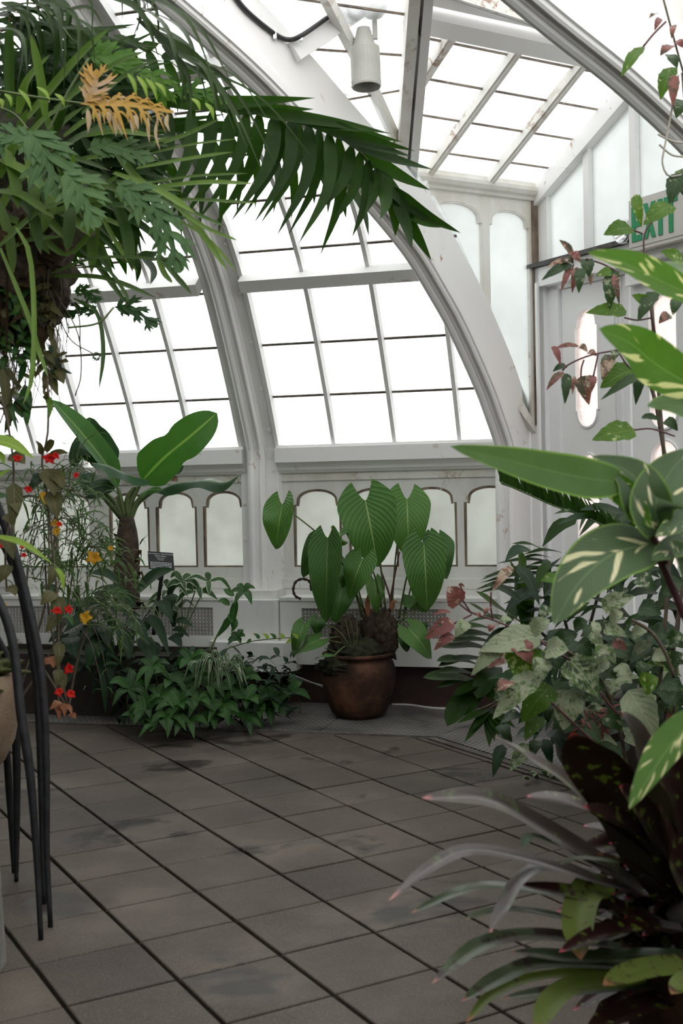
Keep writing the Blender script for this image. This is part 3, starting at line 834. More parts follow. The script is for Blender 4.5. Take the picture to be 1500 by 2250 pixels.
def pleaf(parent, pts, W, shape='lance', m='green', d=None, f=(.55, .6, 0), **k):
    return leaf(parent, pts, W, shape, m, d, f, px=True, **k)
def stem(parent, pts, r, m='stem_green', d=None, name='stem', n=6, px=True, k=10):
    q = catmull(px3(pts, d) if px else pts, k)
    rr = r if not isinstance(r, tuple) else [r[0]+(r[1]-r[0])*i/k for i in range(k+1)]
    return MB().tube(q, rr, n).build(name, M[m], parent, smooth=True)
def lobed(parent, pts, W, m, d=None, f=(.6, .5, 0), pairs=4, slim=.44, name='leaf', px=True, droop=.0, rnd=None):
    """a deeply cut leaf: side lobes, each with forked tips, along a midrib"""
    rnd = rnd or R
    if px: pts = px3(pts, d); W = W*pts[0].y/FPX
    fc = facing(V(pts[len(pts)//2]), *f); L = LM(); n = 20; mid = catmull(pts, n); ln = (mid[-1]-mid[0]).length
    L.grid(pts, W*.20, 'lance', fc, nx=1, ny=12)
    for k in range(pairs):
        t = .10+.74*k/(pairs-1); i = int(t*n); p = mid[i]; tg = (mid[min(i+1, n)]-mid[max(i-1, 0)]).normalized()
        sd = tg.cross(fc).normalized(); nr = sd.cross(tg)
        env = math.sin(PI*(.18+.72*t))**.8
        for sg in (-1, 1):
            l = W*.62*env*rnd.uniform(.75, 1.15); an = .55+.75*t*.6+rnd.uniform(-.12, .12)
            dr = (sd*sg*math.cos(an)+tg*math.sin(an)).normalized()
            q = [p, p+dr*l*.5+nr*.04*l, p+dr*l+tg*l*.12-Z*droop*l]
            lw = max(W*slim*.5*env, .008)
            L.grid(q, lw, 'lance', fc, nx=1, ny=7, fold=.1)
            for s2 in (-1, 1):
                o = p+dr*l*.45; e = (dr*.8+(dr.cross(fc)).normalized()*s2*.55).normalized()
                L.grid([o, o+e*l*.28, o+e*l*.52+tg*l*.05-Z*droop*l*.4], lw*.55, 'lance', fc, nx=1, ny=5)
    tg = (mid[-1]-mid[-2]).normalized()
    L.grid([mid[int(n*.72)], mid[-1], mid[-1]+tg*W*.10], W*slim*.5, 'lance', fc, nx=1, ny=6)
    return L.build(name, m, parent)
def rv(a): return R.uniform(-a, a)
def sph():
    while True:
        v = V((rv(1), rv(1), rv(1)))
        if .05 < v.length < 1: return v.normalized()

# ------------------------------------------------------------------ leaf materials
def leaf_mat(name, c1, c2, vein=None, veins=26, slant=.55, midw=.035, rough=.38, trans=.25, tip=None, blotch=None, stripe=None, spots=None, edge=None, bump=.25, spec=.22, tcol=None):
    """c1, c2: blade greens; vein: colour of the ribs; stripe: (colour, amount); blotch: (colour, scale, threshold[, soft]) list; spots the same"""
    if 'petal' not in name and 'yellow' not in name: c1, c2 = ((c[0]*.82, c[1]*.86, c[2]*.76) for c in (c1, c2))
    m, nt, out = mat(name); q = NT(nt)
    tc = q.n('TexCoord'); sx = q.n('SeparateXYZ'); q.l(tc.outputs['UV'], sx.inputs[0])
    u, v = sx.outputs[0], sx.outputs[1]; p = q.pos(); rn = q.rnd()
    x = q.math('MULTIPLY', q.math('ABSOLUTE', q.math('SUBTRACT', u, .5)), 2.)
    f = q.noise(11, 4, .6, p)
    fac = q.math('ADD', q.math('MULTIPLY', f, .6), q.math('MULTIPLY', rn, .4))
    col = q.ramp(fac, [(.3, c1), (.75, c2)])
    lat = q.math('SUBTRACT', v, q.math('MULTIPLY', x, slant*.25))
    wv = q.math('SINE', q.math('MULTIPLY', lat, veins*6.283))
    if stripe:
        sc, am = stripe
        cb = q.n('CombineXYZ'); q.l(q.math('MULTIPLY', q.math('SUBTRACT', v, q.math('MULTIPLY', x, .32)), 6.), cb.inputs[0]); q.l(q.math('MULTIPLY', q.math('SUBTRACT', u, .5), 1.6), cb.inputs[1]); q.l(q.math('MULTIPLY', rn, 37.), cb.inputs[2])
        s_ = q.noise(1.5, 1, .4, cb.outputs[0]); col = q.mix(q.ramp(s_, [(am, (0, 0, 0)), (am+.035, (1, 1, 1))]), col, sc)
    for bl in (blotch or []):
        bc, bs, bt = bl[:3]; so = bl[3] if len(bl) > 3 else .05
        cb = q.n('VectorMath', operation='ADD'); q.l(p, cb.inputs[0]); cb.inputs[1].default_value = (bs*.37, bt*9, bs*.11)
        nn = q.noise(bs, 5, .7, cb.outputs[0])
        nn = q.math('ADD', nn, q.math('MULTIPLY', q.math('SUBTRACT', rn, .5), .16))
        col = q.mix(q.ramp(nn, [(bt, (0, 0, 0)), (bt+so, (1, 1, 1))]), col, bc)
    if spots:
        pc, ps, pt = spots; nn = q.noise(ps, 2, .5, p); col = q.mix(q.ramp(nn, [(pt, (0, 0, 0)), (pt+.04, (1, 1, 1))]), col, pc)
    if edge:
        ec, ew = edge; col = q.mix(q.ramp(x, [(1-ew, (0, 0, 0)), (1-ew*.5, (1, 1, 1))]), col, ec)
    if tip:
        tcx, tw = tip; col = q.mix(q.ramp(v, [(1-tw, (0, 0, 0)), (1-tw*.4, (1, 1, 1))]), col, tcx)
    if vein:
        vm = q.ramp(q.math('MULTIPLY', wv, 1.), [(.80, (0, 0, 0)), (1., (.38, .38, .38))])
        col = q.mix(vm, col, vein)
        mm = q.ramp(x, [(0, (1, 1, 1)), (midw, (.8, .8, .8)), (midw*1.6, (0, 0, 0))]); col = q.mix(mm, col, vein)
    b = q.n('BsdfPrincipled', Roughness=rough); b.inputs['Specular IOR Level'].default_value = spec
    q.l(col, b.inputs['Base Color'])
    if bump: q.l(q.bump(q.math('MULTIPLY', wv, .5), bump, .003), b.inputs['Normal'])
    tl = q.n('BsdfTranslucent')
    q.l(q.mix(1., col, tcol or (1.2, 1.5, .55), 'MULTIPLY'), tl.inputs[0])
    mx = q.n('MixShader'); mx.inputs[0].default_value = trans
    q.l(b.outputs[0], mx.inputs[1]); q.l(tl.outputs[0], mx.inputs[2]); q.l(mx.outputs[0], out.inputs[0])
    M[name] = m
leaf_mat('green', (.020, .060, .014), (.050, .125, .030), (.10, .20, .06))
leaf_mat('ground_green', (.014, .050, .011), (.042, .125, .024), (.09, .19, .06), rough=.32)
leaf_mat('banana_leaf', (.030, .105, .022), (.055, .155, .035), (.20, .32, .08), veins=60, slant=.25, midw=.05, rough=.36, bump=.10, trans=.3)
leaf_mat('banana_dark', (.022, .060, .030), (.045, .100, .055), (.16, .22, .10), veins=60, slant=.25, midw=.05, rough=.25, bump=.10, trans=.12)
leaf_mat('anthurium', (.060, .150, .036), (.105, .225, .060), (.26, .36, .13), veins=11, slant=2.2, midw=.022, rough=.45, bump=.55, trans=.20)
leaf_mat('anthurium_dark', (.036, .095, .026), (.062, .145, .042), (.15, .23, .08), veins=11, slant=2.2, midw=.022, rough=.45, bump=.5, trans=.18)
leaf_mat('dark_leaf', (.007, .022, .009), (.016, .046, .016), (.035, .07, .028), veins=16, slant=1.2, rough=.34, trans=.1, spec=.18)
leaf_mat('palm', (.012, .034, .004), (.028, .068, .009), None, veins=2, slant=0, rough=.45, trans=.30, bump=0, tcol=(2.0, 2.5, .35), spec=.13)
leaf_mat('palm_fine', (.026, .048, .014), (.050, .085, .026), None, veins=2, slant=0, rough=.42, trans=.25, bump=0)
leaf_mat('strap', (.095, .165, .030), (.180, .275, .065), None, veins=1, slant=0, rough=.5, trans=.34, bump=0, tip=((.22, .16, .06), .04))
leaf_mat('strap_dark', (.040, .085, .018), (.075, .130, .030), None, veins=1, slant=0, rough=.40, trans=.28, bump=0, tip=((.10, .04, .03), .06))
leaf_mat('philo', (.050, .115, .042), (.095, .175, .065), (.13, .22, .09), veins=8, slant=1, rough=.5, trans=.25)
leaf_mat('philo_light', (.090, .220, .030), (.160, .320, .050), (.22, .36, .08), veins=8, slant=1, rough=.5, trans=.4)
leaf_mat('philo_yellow', (.42, .25, .045), (.58, .36, .11), (.45, .30, .08), veins=6, slant=1, rough=.6, trans=.3, blotch=[((.55, .40, .28), 16, .50, .12)], tcol=(1, .85, .5))
leaf_mat('dry', (.026, .015, .008), (.07, .042, .022), None, rough=.85, trans=.12, tcol=(1, .8, .5), spec=.1)
leaf_mat('vine_brown', (.060, .062, .022), (.115, .105, .045), (.16, .13, .06), veins=7, slant=1.2, rough=.5, trans=.25, tcol=(1.2, 1, .5))
leaf_mat('wiry', (.040, .085, .022), (.085, .145, .038), None, rough=.5, trans=.3, bump=0)
leaf_mat('lime', (.22, .34, .045), (.32, .44, .075), (.40, .48, .15), veins=14, slant=1.2, rough=.45, trans=.4)
leaf_mat('white_stripe', (.025, .065, .022), (.045, .100, .035), None, veins=2, slant=0, rough=.35, trans=.2, bump=0, edge=((.48, .52, .36), .30))
leaf_mat('stripy', (.030, .075, .025), (.055, .110, .040), None, veins=1, slant=0, rough=.4, trans=.2, bump=0, edge=((.55, .58, .44), .16), stripe=((.5, .54, .40), .62))
leaf_mat('ginger', (.055, .098, .044), (.088, .140, .066), (.12, .19, .08), veins=30, slant=.8, midw=.02, rough=.42, trans=.22, bump=.2, stripe=((.66, .62, .38), .63), edge=((.16, .28, .05), .08))
leaf_mat('ginger_plain', (.075, .145, .045), (.115, .195, .068), (.15, .24, .08), veins=34, slant=.8, midw=.02, rough=.42, trans=.35, bump=.25, edge=((.20, .34, .06), .12))
leaf_mat('ginger_bright', (.070, .165, .018), (.115, .240, .028), (.17, .30, .06), veins=30, slant=.8, midw=.02, rough=.4, trans=.45, bump=.2, stripe=((.70, .66, .36), .60))
leaf_mat('hib_pale', (.26, .29, .20), (.38, .41, .30), (.30, .34, .23), veins=7, slant=1.3, rough=.5, trans=.2, blotch=[((.09, .145, .045), 44, .50, .09), ((.035, .06, .025), 36, .59)], tcol=(1, 1, .8))
leaf_mat('hib_pink', (.21, .075, .075), (.34, .150, .135), (.26, .07, .08), veins=6, slant=1.2, rough=.5, trans=.28, blotch=[((.042, .065, .028), 24, .50, .10), ((.40, .33, .24), 28, .56)], tcol=(1.2, .9, .8))
leaf_mat('hib_green', (.065, .135, .018), (.120, .215, .030), (.13, .20, .05), veins=7, slant=1.3, rough=.45, trans=.4, blotch=[((.42, .48, .26), 42, .60)])
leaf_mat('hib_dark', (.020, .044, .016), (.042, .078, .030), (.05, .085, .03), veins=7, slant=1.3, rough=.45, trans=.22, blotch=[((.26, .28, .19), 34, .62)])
leaf_mat('brom', (.020, .006, .006), (.038, .013, .012), None, veins=1, slant=0, rough=.32, trans=.08, bump=0, spots=((.10, .13, .022), 42, .60), tip=((.36, .06, .075), .05), spec=.4)
leaf_mat('brom_grey', (.070, .050, .050), (.110, .082, .082), None, veins=1, slant=0, rough=.34, trans=.08, bump=0, blotch=[((.085, .11, .05), 22, .52), ((.03, .012, .012), 12, .58)], tip=((.34, .13, .12), .06), spec=.6)
leaf_mat('brom_green', (.040, .060, .030), (.070, .095, .050), None, veins=1, slant=0, rough=.30, trans=.12, bump=0, tip=((.30, .12, .09), .05), spec=.6, blotch=[((.03, .016, .013), 12, .56)])
leaf_mat('brom_lime', (.115, .155, .03), (.17, .21, .055), None, veins=1, slant=0, rough=.35, trans=.2, bump=0, tip=((.30, .14, .07), .10), blotch=[((.05, .02, .015), 30, .62)])
leaf_mat('red_petal', (.36, .008, .006), (.46, .018, .010), None, rough=.6, trans=.25, bump=0, tcol=(1.2, .5, .4), spec=.1)
leaf_mat('yellow_petal', (.58, .30, .02), (.70, .42, .035), None, rough=.5, trans=.35, bump=0, tcol=(1.1, 1, .5))
leaf_mat('philo_tan', (.50, .36, .24), (.60, .46, .33), None, rough=.7, trans=.25, bump=0, tcol=(1, .9, .7))
leaf_mat('salmon', (.24, .085, .045), (.33, .14, .08), None, rough=.6, trans=.3, bump=0, tcol=(1.2, .8, .5))
M['stem_green'] = noisy('green_stem', [(.3, (.06, .10, .03)), (.7, (.12, .16, .05))], 20, .5)
M['stem_brown'] = noisy('brown_stem', [(.3, (.05, .035, .022)), (.7, (.12, .09, .06))], 30, .7, .3, 120)
M['stem_red'] = noisy('maroon_stem', [(.3, (.055, .014, .020)), (.7, (.11, .032, .036))], 18, .45)
M['stem_dark'] = noisy('dark_twig', [(.3, (.018, .014, .011)), (.7, (.05, .038, .03))], 30, .7)
M['stem_white'] = noisy('pale_dry_stem', [(.3, (.28, .26, .21)), (.7, (.45, .42, .36))], 30, .7)
M['rootball'] = noisy('brown_root_fibre', [(.25, (.012, .008, .005)), (.5, (.04, .026, .016)), (.8, (.12, .08, .05))], 34, .9, .9, 60)
M['moss'] = noisy('green_moss', [(.25, (.02, .022, .006)), (.5, (.06, .068, .014)), (.8, (.13, .14, .03))], 50, .95, .9, 120)
M['moss_dark'] = noisy('dark_moss', [(.25, (.008, .009, .004)), (.5, (.022, .024, .009)), (.8, (.05, .05, .02))], 40, .95, .9, 90)
# ================================================================== banana plant at the back left
DB = 6.85
ba = thing('banana_plant', 'young banana plant with broad paddle leaves and shaggy brown trunk by the back wall', 'banana plant', P(272, 1450, DB))
def z1(x, y, d=DB): return (100+x/3.26, 860+y/3.26, d)
mb = MB(); tp = px3([z1(590, 1560), z1(575, 1330), z1(585, 1150), z1(585, 1010), z1(580, 900)])
tp = catmull(tp, 14); mb.tube(tp, [.075, .075, .076, .074, .072, .072, .070, .068, .066, .064, .060, .056, .05, .046, .04], 12)
mb.build('trunk', noisy('fibrous_banana_trunk', [(.3, (.022, .014, .010)), (.6, (.07, .045, .03)), (.85, (.14, .10, .07))], 22, .9, 1., 45), ba, smooth=True)
for k in range(26):                                    # torn leaf sheaths round the trunk
    t = R.uniform(0, .85); p = tp[int(t*14)]; a = R.uniform(0, 6.28); o = V((math.cos(a), math.sin(a), 0))*.07
    leaf(ba, [p+o, p+o*1.25+Z*R.uniform(.02, .06), p+o*R.uniform(1.3, 1.9)+Z*R.uniform(-.02, .10)], R.uniform(.02, .05), 'lance', 'dry', f=o.normalized(), name='sheath', ny=5)
cb = z1(580, 900)
def ban(stalk, blade, W, m, f=(.7, .5, 0), r=(.022, .010), sh='banana', **k):
    if stalk: stem(ba, [z1(*p) for p in stalk], r, 'stem_green', name='leaf_stalk', n=8)
    pleaf(ba, [z1(*p) for p in blade], W, sh, m, f=f, nx=3, ny=22, **k)
ban([(585, 920), (610, 800), (690, 640)], [(690, 640, 6.80), (850, 475, 6.72), (1050, 310, 6.68), (1228, 155, 6.70)], 92, 'banana_leaf', (.9, .35, .1), wave=.10, freq=9, sh='notched')
ban([(575, 930), (545, 800), (520, 690)], [(520, 690, 6.8), (430, 520, 6.7), (300, 350, 6.62), (200, 230, 6.6), (45, 60, 6.62)], 66, 'banana_leaf', (.6, .5, .55), fold=.35)
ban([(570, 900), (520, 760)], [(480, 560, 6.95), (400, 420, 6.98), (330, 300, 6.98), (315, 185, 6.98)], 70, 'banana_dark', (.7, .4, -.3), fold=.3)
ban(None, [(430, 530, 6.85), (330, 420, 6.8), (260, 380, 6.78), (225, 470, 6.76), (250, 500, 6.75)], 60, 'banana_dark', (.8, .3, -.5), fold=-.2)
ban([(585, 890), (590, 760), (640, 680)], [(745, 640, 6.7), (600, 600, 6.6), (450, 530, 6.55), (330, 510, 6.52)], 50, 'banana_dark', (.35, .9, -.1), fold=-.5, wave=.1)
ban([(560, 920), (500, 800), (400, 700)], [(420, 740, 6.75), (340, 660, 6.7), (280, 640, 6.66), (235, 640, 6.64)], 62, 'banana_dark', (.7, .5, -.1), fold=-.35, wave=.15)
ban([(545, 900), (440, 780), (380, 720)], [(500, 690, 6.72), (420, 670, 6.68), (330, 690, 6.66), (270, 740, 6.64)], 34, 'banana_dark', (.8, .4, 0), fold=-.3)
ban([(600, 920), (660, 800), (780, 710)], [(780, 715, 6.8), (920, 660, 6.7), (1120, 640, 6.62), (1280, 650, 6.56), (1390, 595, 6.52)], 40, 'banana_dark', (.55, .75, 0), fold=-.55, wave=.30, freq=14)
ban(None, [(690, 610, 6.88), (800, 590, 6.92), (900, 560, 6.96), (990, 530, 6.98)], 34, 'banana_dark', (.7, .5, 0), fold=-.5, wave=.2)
ban([(595, 930), (640, 820), (700, 730)], [(670, 740, 6.8), (740, 705, 6.74), (830, 700, 6.7)], 26, 'banana_leaf', (.7, .6, 0), fold=-.3)

# plant label in front of it
sg = thing('plant_label', 'small black plant label with white lettering on a black stake beside the banana', 'sign', P(338, 1400, 6.52))
a, b, c, d_ = P(324, 1211, 6.50), P(380, 1215, 6.50), P(383, 1254, 6.47), P(326.5, 1250, 6.47)
nrm = (b-a).cross(d_-a).normalized(); nrm = nrm if nrm.y < 0 else -nrm
MB().hexa([a, b, c, d_, a-nrm*.006, b-nrm*.006, c-nrm*.006, d_-nrm*.006]).build('face_plate', principled('black_label_plastic', (.018, .018, .022), .4), sg)
MB().bar(P(357, 1252, 6.49), P(337, 1395, 6.53), V((1, 0, 0)), .020, .012).build('stake', M['black_metal'], sg)
MB().bar(P(357, 1240, 6.495), P(352, 1275, 6.50), V((1, 0, 0)), .030, .016).build('clip', M['black_metal'], sg)
M['letter'] = principled('white_print', (.80, .80, .80), .6)
def text_mesh(parent, s, o, ex, ey, size, m, name='lettering', align='CENTER', depth=0.0, bold=0):
    cu = bpy.data.curves.new('t', 'FONT'); cu.body = s; cu.size = size; cu.align_x = align; cu.extrude = depth; cu.offset = bold
    ob = bpy.data.objects.new('t', cu); C.objects.link(ob)
    dg_ = bpy.context.evaluated_depsgraph_get(); me = bpy.data.meshes.new_from_object(ob.evaluated_get(dg_))
    bpy.data.objects.remove(ob); bpy.data.curves.remove(cu)
    ez = ex.cross(ey); off = wloc(parent) if parent else V((0, 0, 0))
    for v in me.vertices: v.co = o + ex*v.co.x + ey*v.co.y + ez*v.co.z - off
    me.materials.clear(); me.materials.append(M[m]); me.name = name
    r = bpy.data.objects.new(name, me); C.objects.link(r); r.parent = parent; return r
ex = (b-a).normalized(); ey = (a-d_).normalized(); cc = (a+b)/2
for s_, dy, sz in (("Musa acuminata cv. 'Dwarf Cavendish'", .014, .0098), ('Dessert Banana', .026, .0098), ('Garden origin', .037, .0078), ('Musaceae', .047, .0078)):
    text_mesh(sg, s_, cc - ey*dy + nrm*.0012, ex, ey, sz, 'letter')
for k in range(5):                                      # the small print cannot be read in the picture: fine broken lines
    m = MB(); x = -.058
    while x < .055:
        w_ = R.uniform(.005, .014); w_ = min(w_, .058-x)
        q = cc - ey*(.062+k*.008) + nrm*.0012
        m.add([q+ex*x, q+ex*(x+w_), q+ex*(x+w_)+ey*.0028, q+ex*x+ey*.0028], [(0, 1, 2, 3)]); x += w_+.003
    m.build('small_print', M['letter'], sg, fix=False, kind='stuff')

# ================================================================== terracotta pot with an anthurium
DP = 6.60
def z2(x, y, d=DP): return (540+x/3.125, 1020+y/3.125, d)
pc = FL(790, 1586); pc.y += .13
M['terra'] = noisy('stained_terracotta', [(.30, (.014, .008, .006)), (.48, (.050, .025, .016)), (.68, (.135, .062, .036))], 6, .85, .5, 60, spec=.2)
pt = thing('terracotta_pot', 'round-bellied terracotta pot on the floor plates, holding the heart-leaved plant', 'pot', (pc.x, pc.y, .009))
MB().lathe((pc.x, pc.y, .009), [(.125, 0), (.155, .03), (.188, .11), (.208, .20), (.210, .26), (.196, .305), (.178, .325), (.184, .335), (.200, .342), (.202, .356), (.190, .360), (.172, .352), (.165, .30)], 40).build('pot_body', M['terra'], pt, smooth=True)
MB().lathe((pc.x, pc.y, .009), [(.165, .30), (.10, .335), (.02, .34)], 24).build('soil', M['moss_dark'], pt, smooth=True)
an = thing('anthurium_plant', 'heart-leaved plant on long stalks rising from the terracotta pot', 'potted plant', (pc.x, pc.y, .33))
def lump(parent, c, r, m, name, sub=3, amp=.25, sc=9., flat=None, seed=0):
    bm = bmesh.new(); bmesh.ops.create_icosphere(bm, subdivisions=sub, radius=1)
    from mathutils import noise as mn
    for v in bm.verts:
        k = 1+amp*(mn.noise(v.co*sc*.3+V((seed, 0, 0)))+.5*mn.noise(v.co*sc*.8+V((0, seed, 3))))
        v.co = V((v.co.x*r[0]*k, v.co.y*r[1]*k, v.co.z*r[2]*k))
    me = bpy.data.meshes.new(name); o = wloc(parent) if parent else V((0, 0, 0))
    bm.transform(Matrix.Translation(V(c)-o)); bm.to_mesh(me); bm.free()
    me.polygons.foreach_set('use_smooth', [True]*len(me.polygons)); me.materials.append(M[m])
    ob = bpy.data.objects.new(name, me); C.objects.link(ob); ob.parent = parent; return ob
lump(an, P(*z2(770, 1290, pc.y)), (.165, .15, .10), 'moss_dark', 'moss_cushion', 4, .3, 14)
lump(an, P(*z2(640, 1385, pc.y-.12)), (.115, .07, .055), 'moss_dark', 'moss_cushion', 4, .4, 18, seed=11)
lump(an, P(*z2(690, 1190, pc.y)), (.085, .085, .12), 'rootball', 'root_crown', 4, .35, 16, seed=3)
lump(an, P(*z2(950, 1180, pc.y)), (.075, .08, .14), 'rootball', 'root_crown', 4, .35, 16, seed=5)
lump(an, P(*z2(850, 1120, pc.y)), (.05, .06, .10), 'rootball', 'root_crown', 3, .35, 16, seed=8)
m = MB()                                                  # fibres standing out of the root crowns
for k in range(620):
    c = P(*z2(*R.choice([(690, 1190), (950, 1190), (960, 1100), (850, 1140), (780, 1300)]), pc.y)); d = sph()
    o = c + V((d.x*.085, d.y*.08, d.z*.12)); e = o + d*R.uniform(.015, .05) + V((rv(.02), rv(.02), rv(.03)))
    s_ = d.orthogonal().normalized()*R.uniform(.001, .0022)
    m.add([o-s_, o+s_, e], [(0, 1, 2)])
m.build('root_fibres', M['dry'] if 0 else noisy('dry_root_fibre', [(.3, (.03, .02, .012)), (.7, (.15, .10, .06))], 60, .9), an, fix=False, kind='stuff')
def anth(base, tip, W, m='anthurium', f=(.85, .35, 0), dd=0., root=(930, 1030), sag=.06, **k):
    b, t = P(*z2(*base, DP-.10+dd)), P(*z2(*tip, DP-.08+dd*.7))
    W = W*1.12/3.125*b.y/FPX; mid = (b+t)/2 + facing(b, 1, .2)*sag
    if root:
        q = P(*z2(*root, pc.y)); md = (q+b)/2 + V((0, 0, .05)); md.x = q.x+(b.x-q.x)*.38
        MB().tube(catmull([q, md, b+facing(b)*-.004], 10), [.006-.0025*i/10 for i in range(11)], 6).build('leaf_stalk', M['stem_green'], an, smooth=True)
    k.setdefault('fold', .12)
    return LM().grid([b, mid, t], W, 'heart', facing(b, *f), back=.34, nx=5, ny=18, tpow=1.5, wave=.05, freq=11, **k).build('leaf', m, an)
anth((820, 250), (905, 705), 375, root=(960, 1000), dd=-.05)
anth((1105, 240), (1120, 640), 300, root=(1000, 1000), dd=.06, f=(.8, .4, .2))
anth((1222, 545), (1245, 1010), 290, root=(1050, 1060), dd=-.10, f=(.85, .3, .1))
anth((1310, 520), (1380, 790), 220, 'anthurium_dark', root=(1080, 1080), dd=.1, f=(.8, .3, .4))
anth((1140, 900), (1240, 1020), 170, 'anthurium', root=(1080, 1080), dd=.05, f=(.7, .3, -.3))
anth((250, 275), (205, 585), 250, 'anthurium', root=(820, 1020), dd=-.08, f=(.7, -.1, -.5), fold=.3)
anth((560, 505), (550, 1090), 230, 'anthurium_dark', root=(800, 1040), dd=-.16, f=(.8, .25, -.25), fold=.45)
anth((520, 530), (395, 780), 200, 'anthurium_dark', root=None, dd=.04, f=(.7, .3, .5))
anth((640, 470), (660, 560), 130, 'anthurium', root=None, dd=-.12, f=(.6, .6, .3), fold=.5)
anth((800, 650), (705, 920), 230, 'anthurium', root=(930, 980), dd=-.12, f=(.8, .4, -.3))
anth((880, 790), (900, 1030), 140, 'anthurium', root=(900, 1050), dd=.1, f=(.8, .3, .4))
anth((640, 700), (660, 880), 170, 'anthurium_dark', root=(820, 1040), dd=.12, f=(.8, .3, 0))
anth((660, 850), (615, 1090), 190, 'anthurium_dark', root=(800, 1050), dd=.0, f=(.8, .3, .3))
anth((500, 1060), (490, 1170), 110, 'anthurium_dark', root=(740, 1230), dd=.0, f=(.8, .3, .1))
anth((505, 1205), (330, 1310), 150, 'anthurium', root=(740, 1300), dd=-.06, f=(.6, .7, -.1))
anth((400, 1095), (325, 1330), 120, 'anthurium', root=(740, 1280), dd=-.02, f=(.7, .4, -.3), fold=.4)
anth((1120, 1130), (1275, 1335), 185, 'anthurium', root=(1020, 1130), dd=-.06, f=(.8, .4, .2))
anth((1190, 1110), (1230, 1180), 110, 'anthurium_dark', root=(1040, 1120), dd=.06)
anth((1085, 1190), (1110, 1290), 90, 'anthurium_dark', root=None, dd=0.)
anth((600, 1315), (465, 1345), 60, 'anthurium', root=(740, 1310), dd=-.12, f=(.3, .9, 0))
for q in ([(680, 1060), (700, 1150), (735, 1290)], [(715, 1070), (740, 1190), (740, 1290)], [(760, 1070), (765, 1180), (745, 1290)], [(560, 1210), (660, 1230), (735, 1300)], [(590, 1110), (660, 1170), (730, 1280)], [(1190, 920), (1120, 1000), (1060, 1080)], [(1210, 940), (1130, 1050), (1060, 1110)], [(540, 1260), (620, 1290), (700, 1310)]):
    stem(an, [z2(*p, pc.y-.10) for p in q], .0028, 'stem_green', name='young_stalk', n=5)
for q in ([(1000, 1000), (985, 900), (925, 720)], [(990, 1010), (1000, 880), (1055, 600)]):
    stem(an, [z2(*p, pc.y-.02) for p in q], (.007, .004), 'stem_red', name='leaf_stalk')
for q in ([(840, 1050), (835, 960), (840, 880)], [(1000, 1010), (1010, 950), (1040, 940)]):
    pleaf(an, [z2(*p, pc.y-.05) for p in q], 12, 'lance', 'salmon', name='bract', ny=6)
sp = MB(); q = catmull(px3([z2(*p, DP-.12) for p in ((450, 870), (440, 810), (395, 788), (345, 805), (325, 860), (340, 905), (378, 925))]), 26)
sp.tube(q, [.006+.0016*((i*7) % 3) for i in range(27)], 8)
sp.build('spadix', noisy('brown_spadix', [(.3, (.02, .010, .008)), (.7, (.06, .035, .028))], 200, .8, .6, 300), an, smooth=False)
# cables along the floor
for pts_, lab in (([(615, 1472, 6.70), (660, 1490, 6.72), (716, 1512, 6.74)], 'thin grey cable sagging from the pier to behind the pot'), ([(618, 1470, 6.72), (665, 1494, 6.74), (716, 1508, 6.76)], 'second thin grey cable sagging from the pier just below its twin')):
    m = MB(); m.tube(catmull(px3(pts_), 10), .0045, 6); single(m, 'cable', principled('grey_cable', (.36, .35, .33), .5), lab, 'cable', smooth=True)
m = MB(); q = [FL(860, 1548, .012), FL(900, 1549, .012), FL(950, 1556, .012), FL(1000, 1558, .012)]
m.tube(catmull(q, 12), .007, 6); single(m, 'cable', principled('white_cable', (.55, .53, .50), .5), 'white cable lying on the floor right of the terracotta pot', 'cable', smooth=True)
# ================================================================== planting along the back wall, left
def whorl(parent, x, y, d, n, L, W, m, lean=(0, 0), up=.35, shape='lance', drop=.5, **k):
    """a rosette of leaves round a shoot tip whose axis leans at random; L, W in pixels"""
    c = P(x, y, d); s_ = d/FPX; a0 = R.uniform(0, 6.28); ax = V((rv(.5), -.45+rv(.35), 1)).normalized(); p_ = ax.orthogonal().normalized(); q_ = ax.cross(p_)
    for i in range(n):
        a = a0+2*PI*i/n+rv(.3); l = L*s_*R.uniform(.6, 1.2); el = up*R.uniform(-.2, 1.3)
        dr = (p_*math.cos(a)+q_*math.sin(a)+ax*el).normalized()
        e = c+dr*l - Z*drop*l*R.uniform(.3, 1.2); md = c+dr*l*.55 + Z*.03*l
        leaf(parent, [c, md, e], W*s_*R.uniform(.8, 1.15), shape, m, f=(ax*.9+(CAM-c).normalized()*.4).normalized(), fold=.2, ny=8, wave=.10, freq=14, **k)
tr = thing('planter_trough', 'dark wooden trough under the banana plant, half hidden by leaves', 'planter', F1(-1.95, .42, .009))
M['dark_wood'] = noisy('dark_wet_wood', [(.3, (.014, .010, .008)), (.7, (.04, .028, .022))], 8, .7, .4, 40)
for (u0, u1, n0, n1) in ((-2.75, -1.42, .20, .23), (-2.75, -1.42, .57, .60), (-2.75, -2.72, .23, .57), (-1.45, -1.42, .23, .57)):
    MB().box(F1, u0, u1, n0, n1, .009, .36).build('side_board', M['dark_wood'], tr)
MB().box(F1, -2.72, -1.45, .23, .57, .009, .33).build('soil', M['moss_dark'], tr)
gc = thing('leafy_groundcover', 'dense green groundcover with whorled pointed leaves spilling over the floor before the trough', 'plant', P(450, 1590, 6.35))
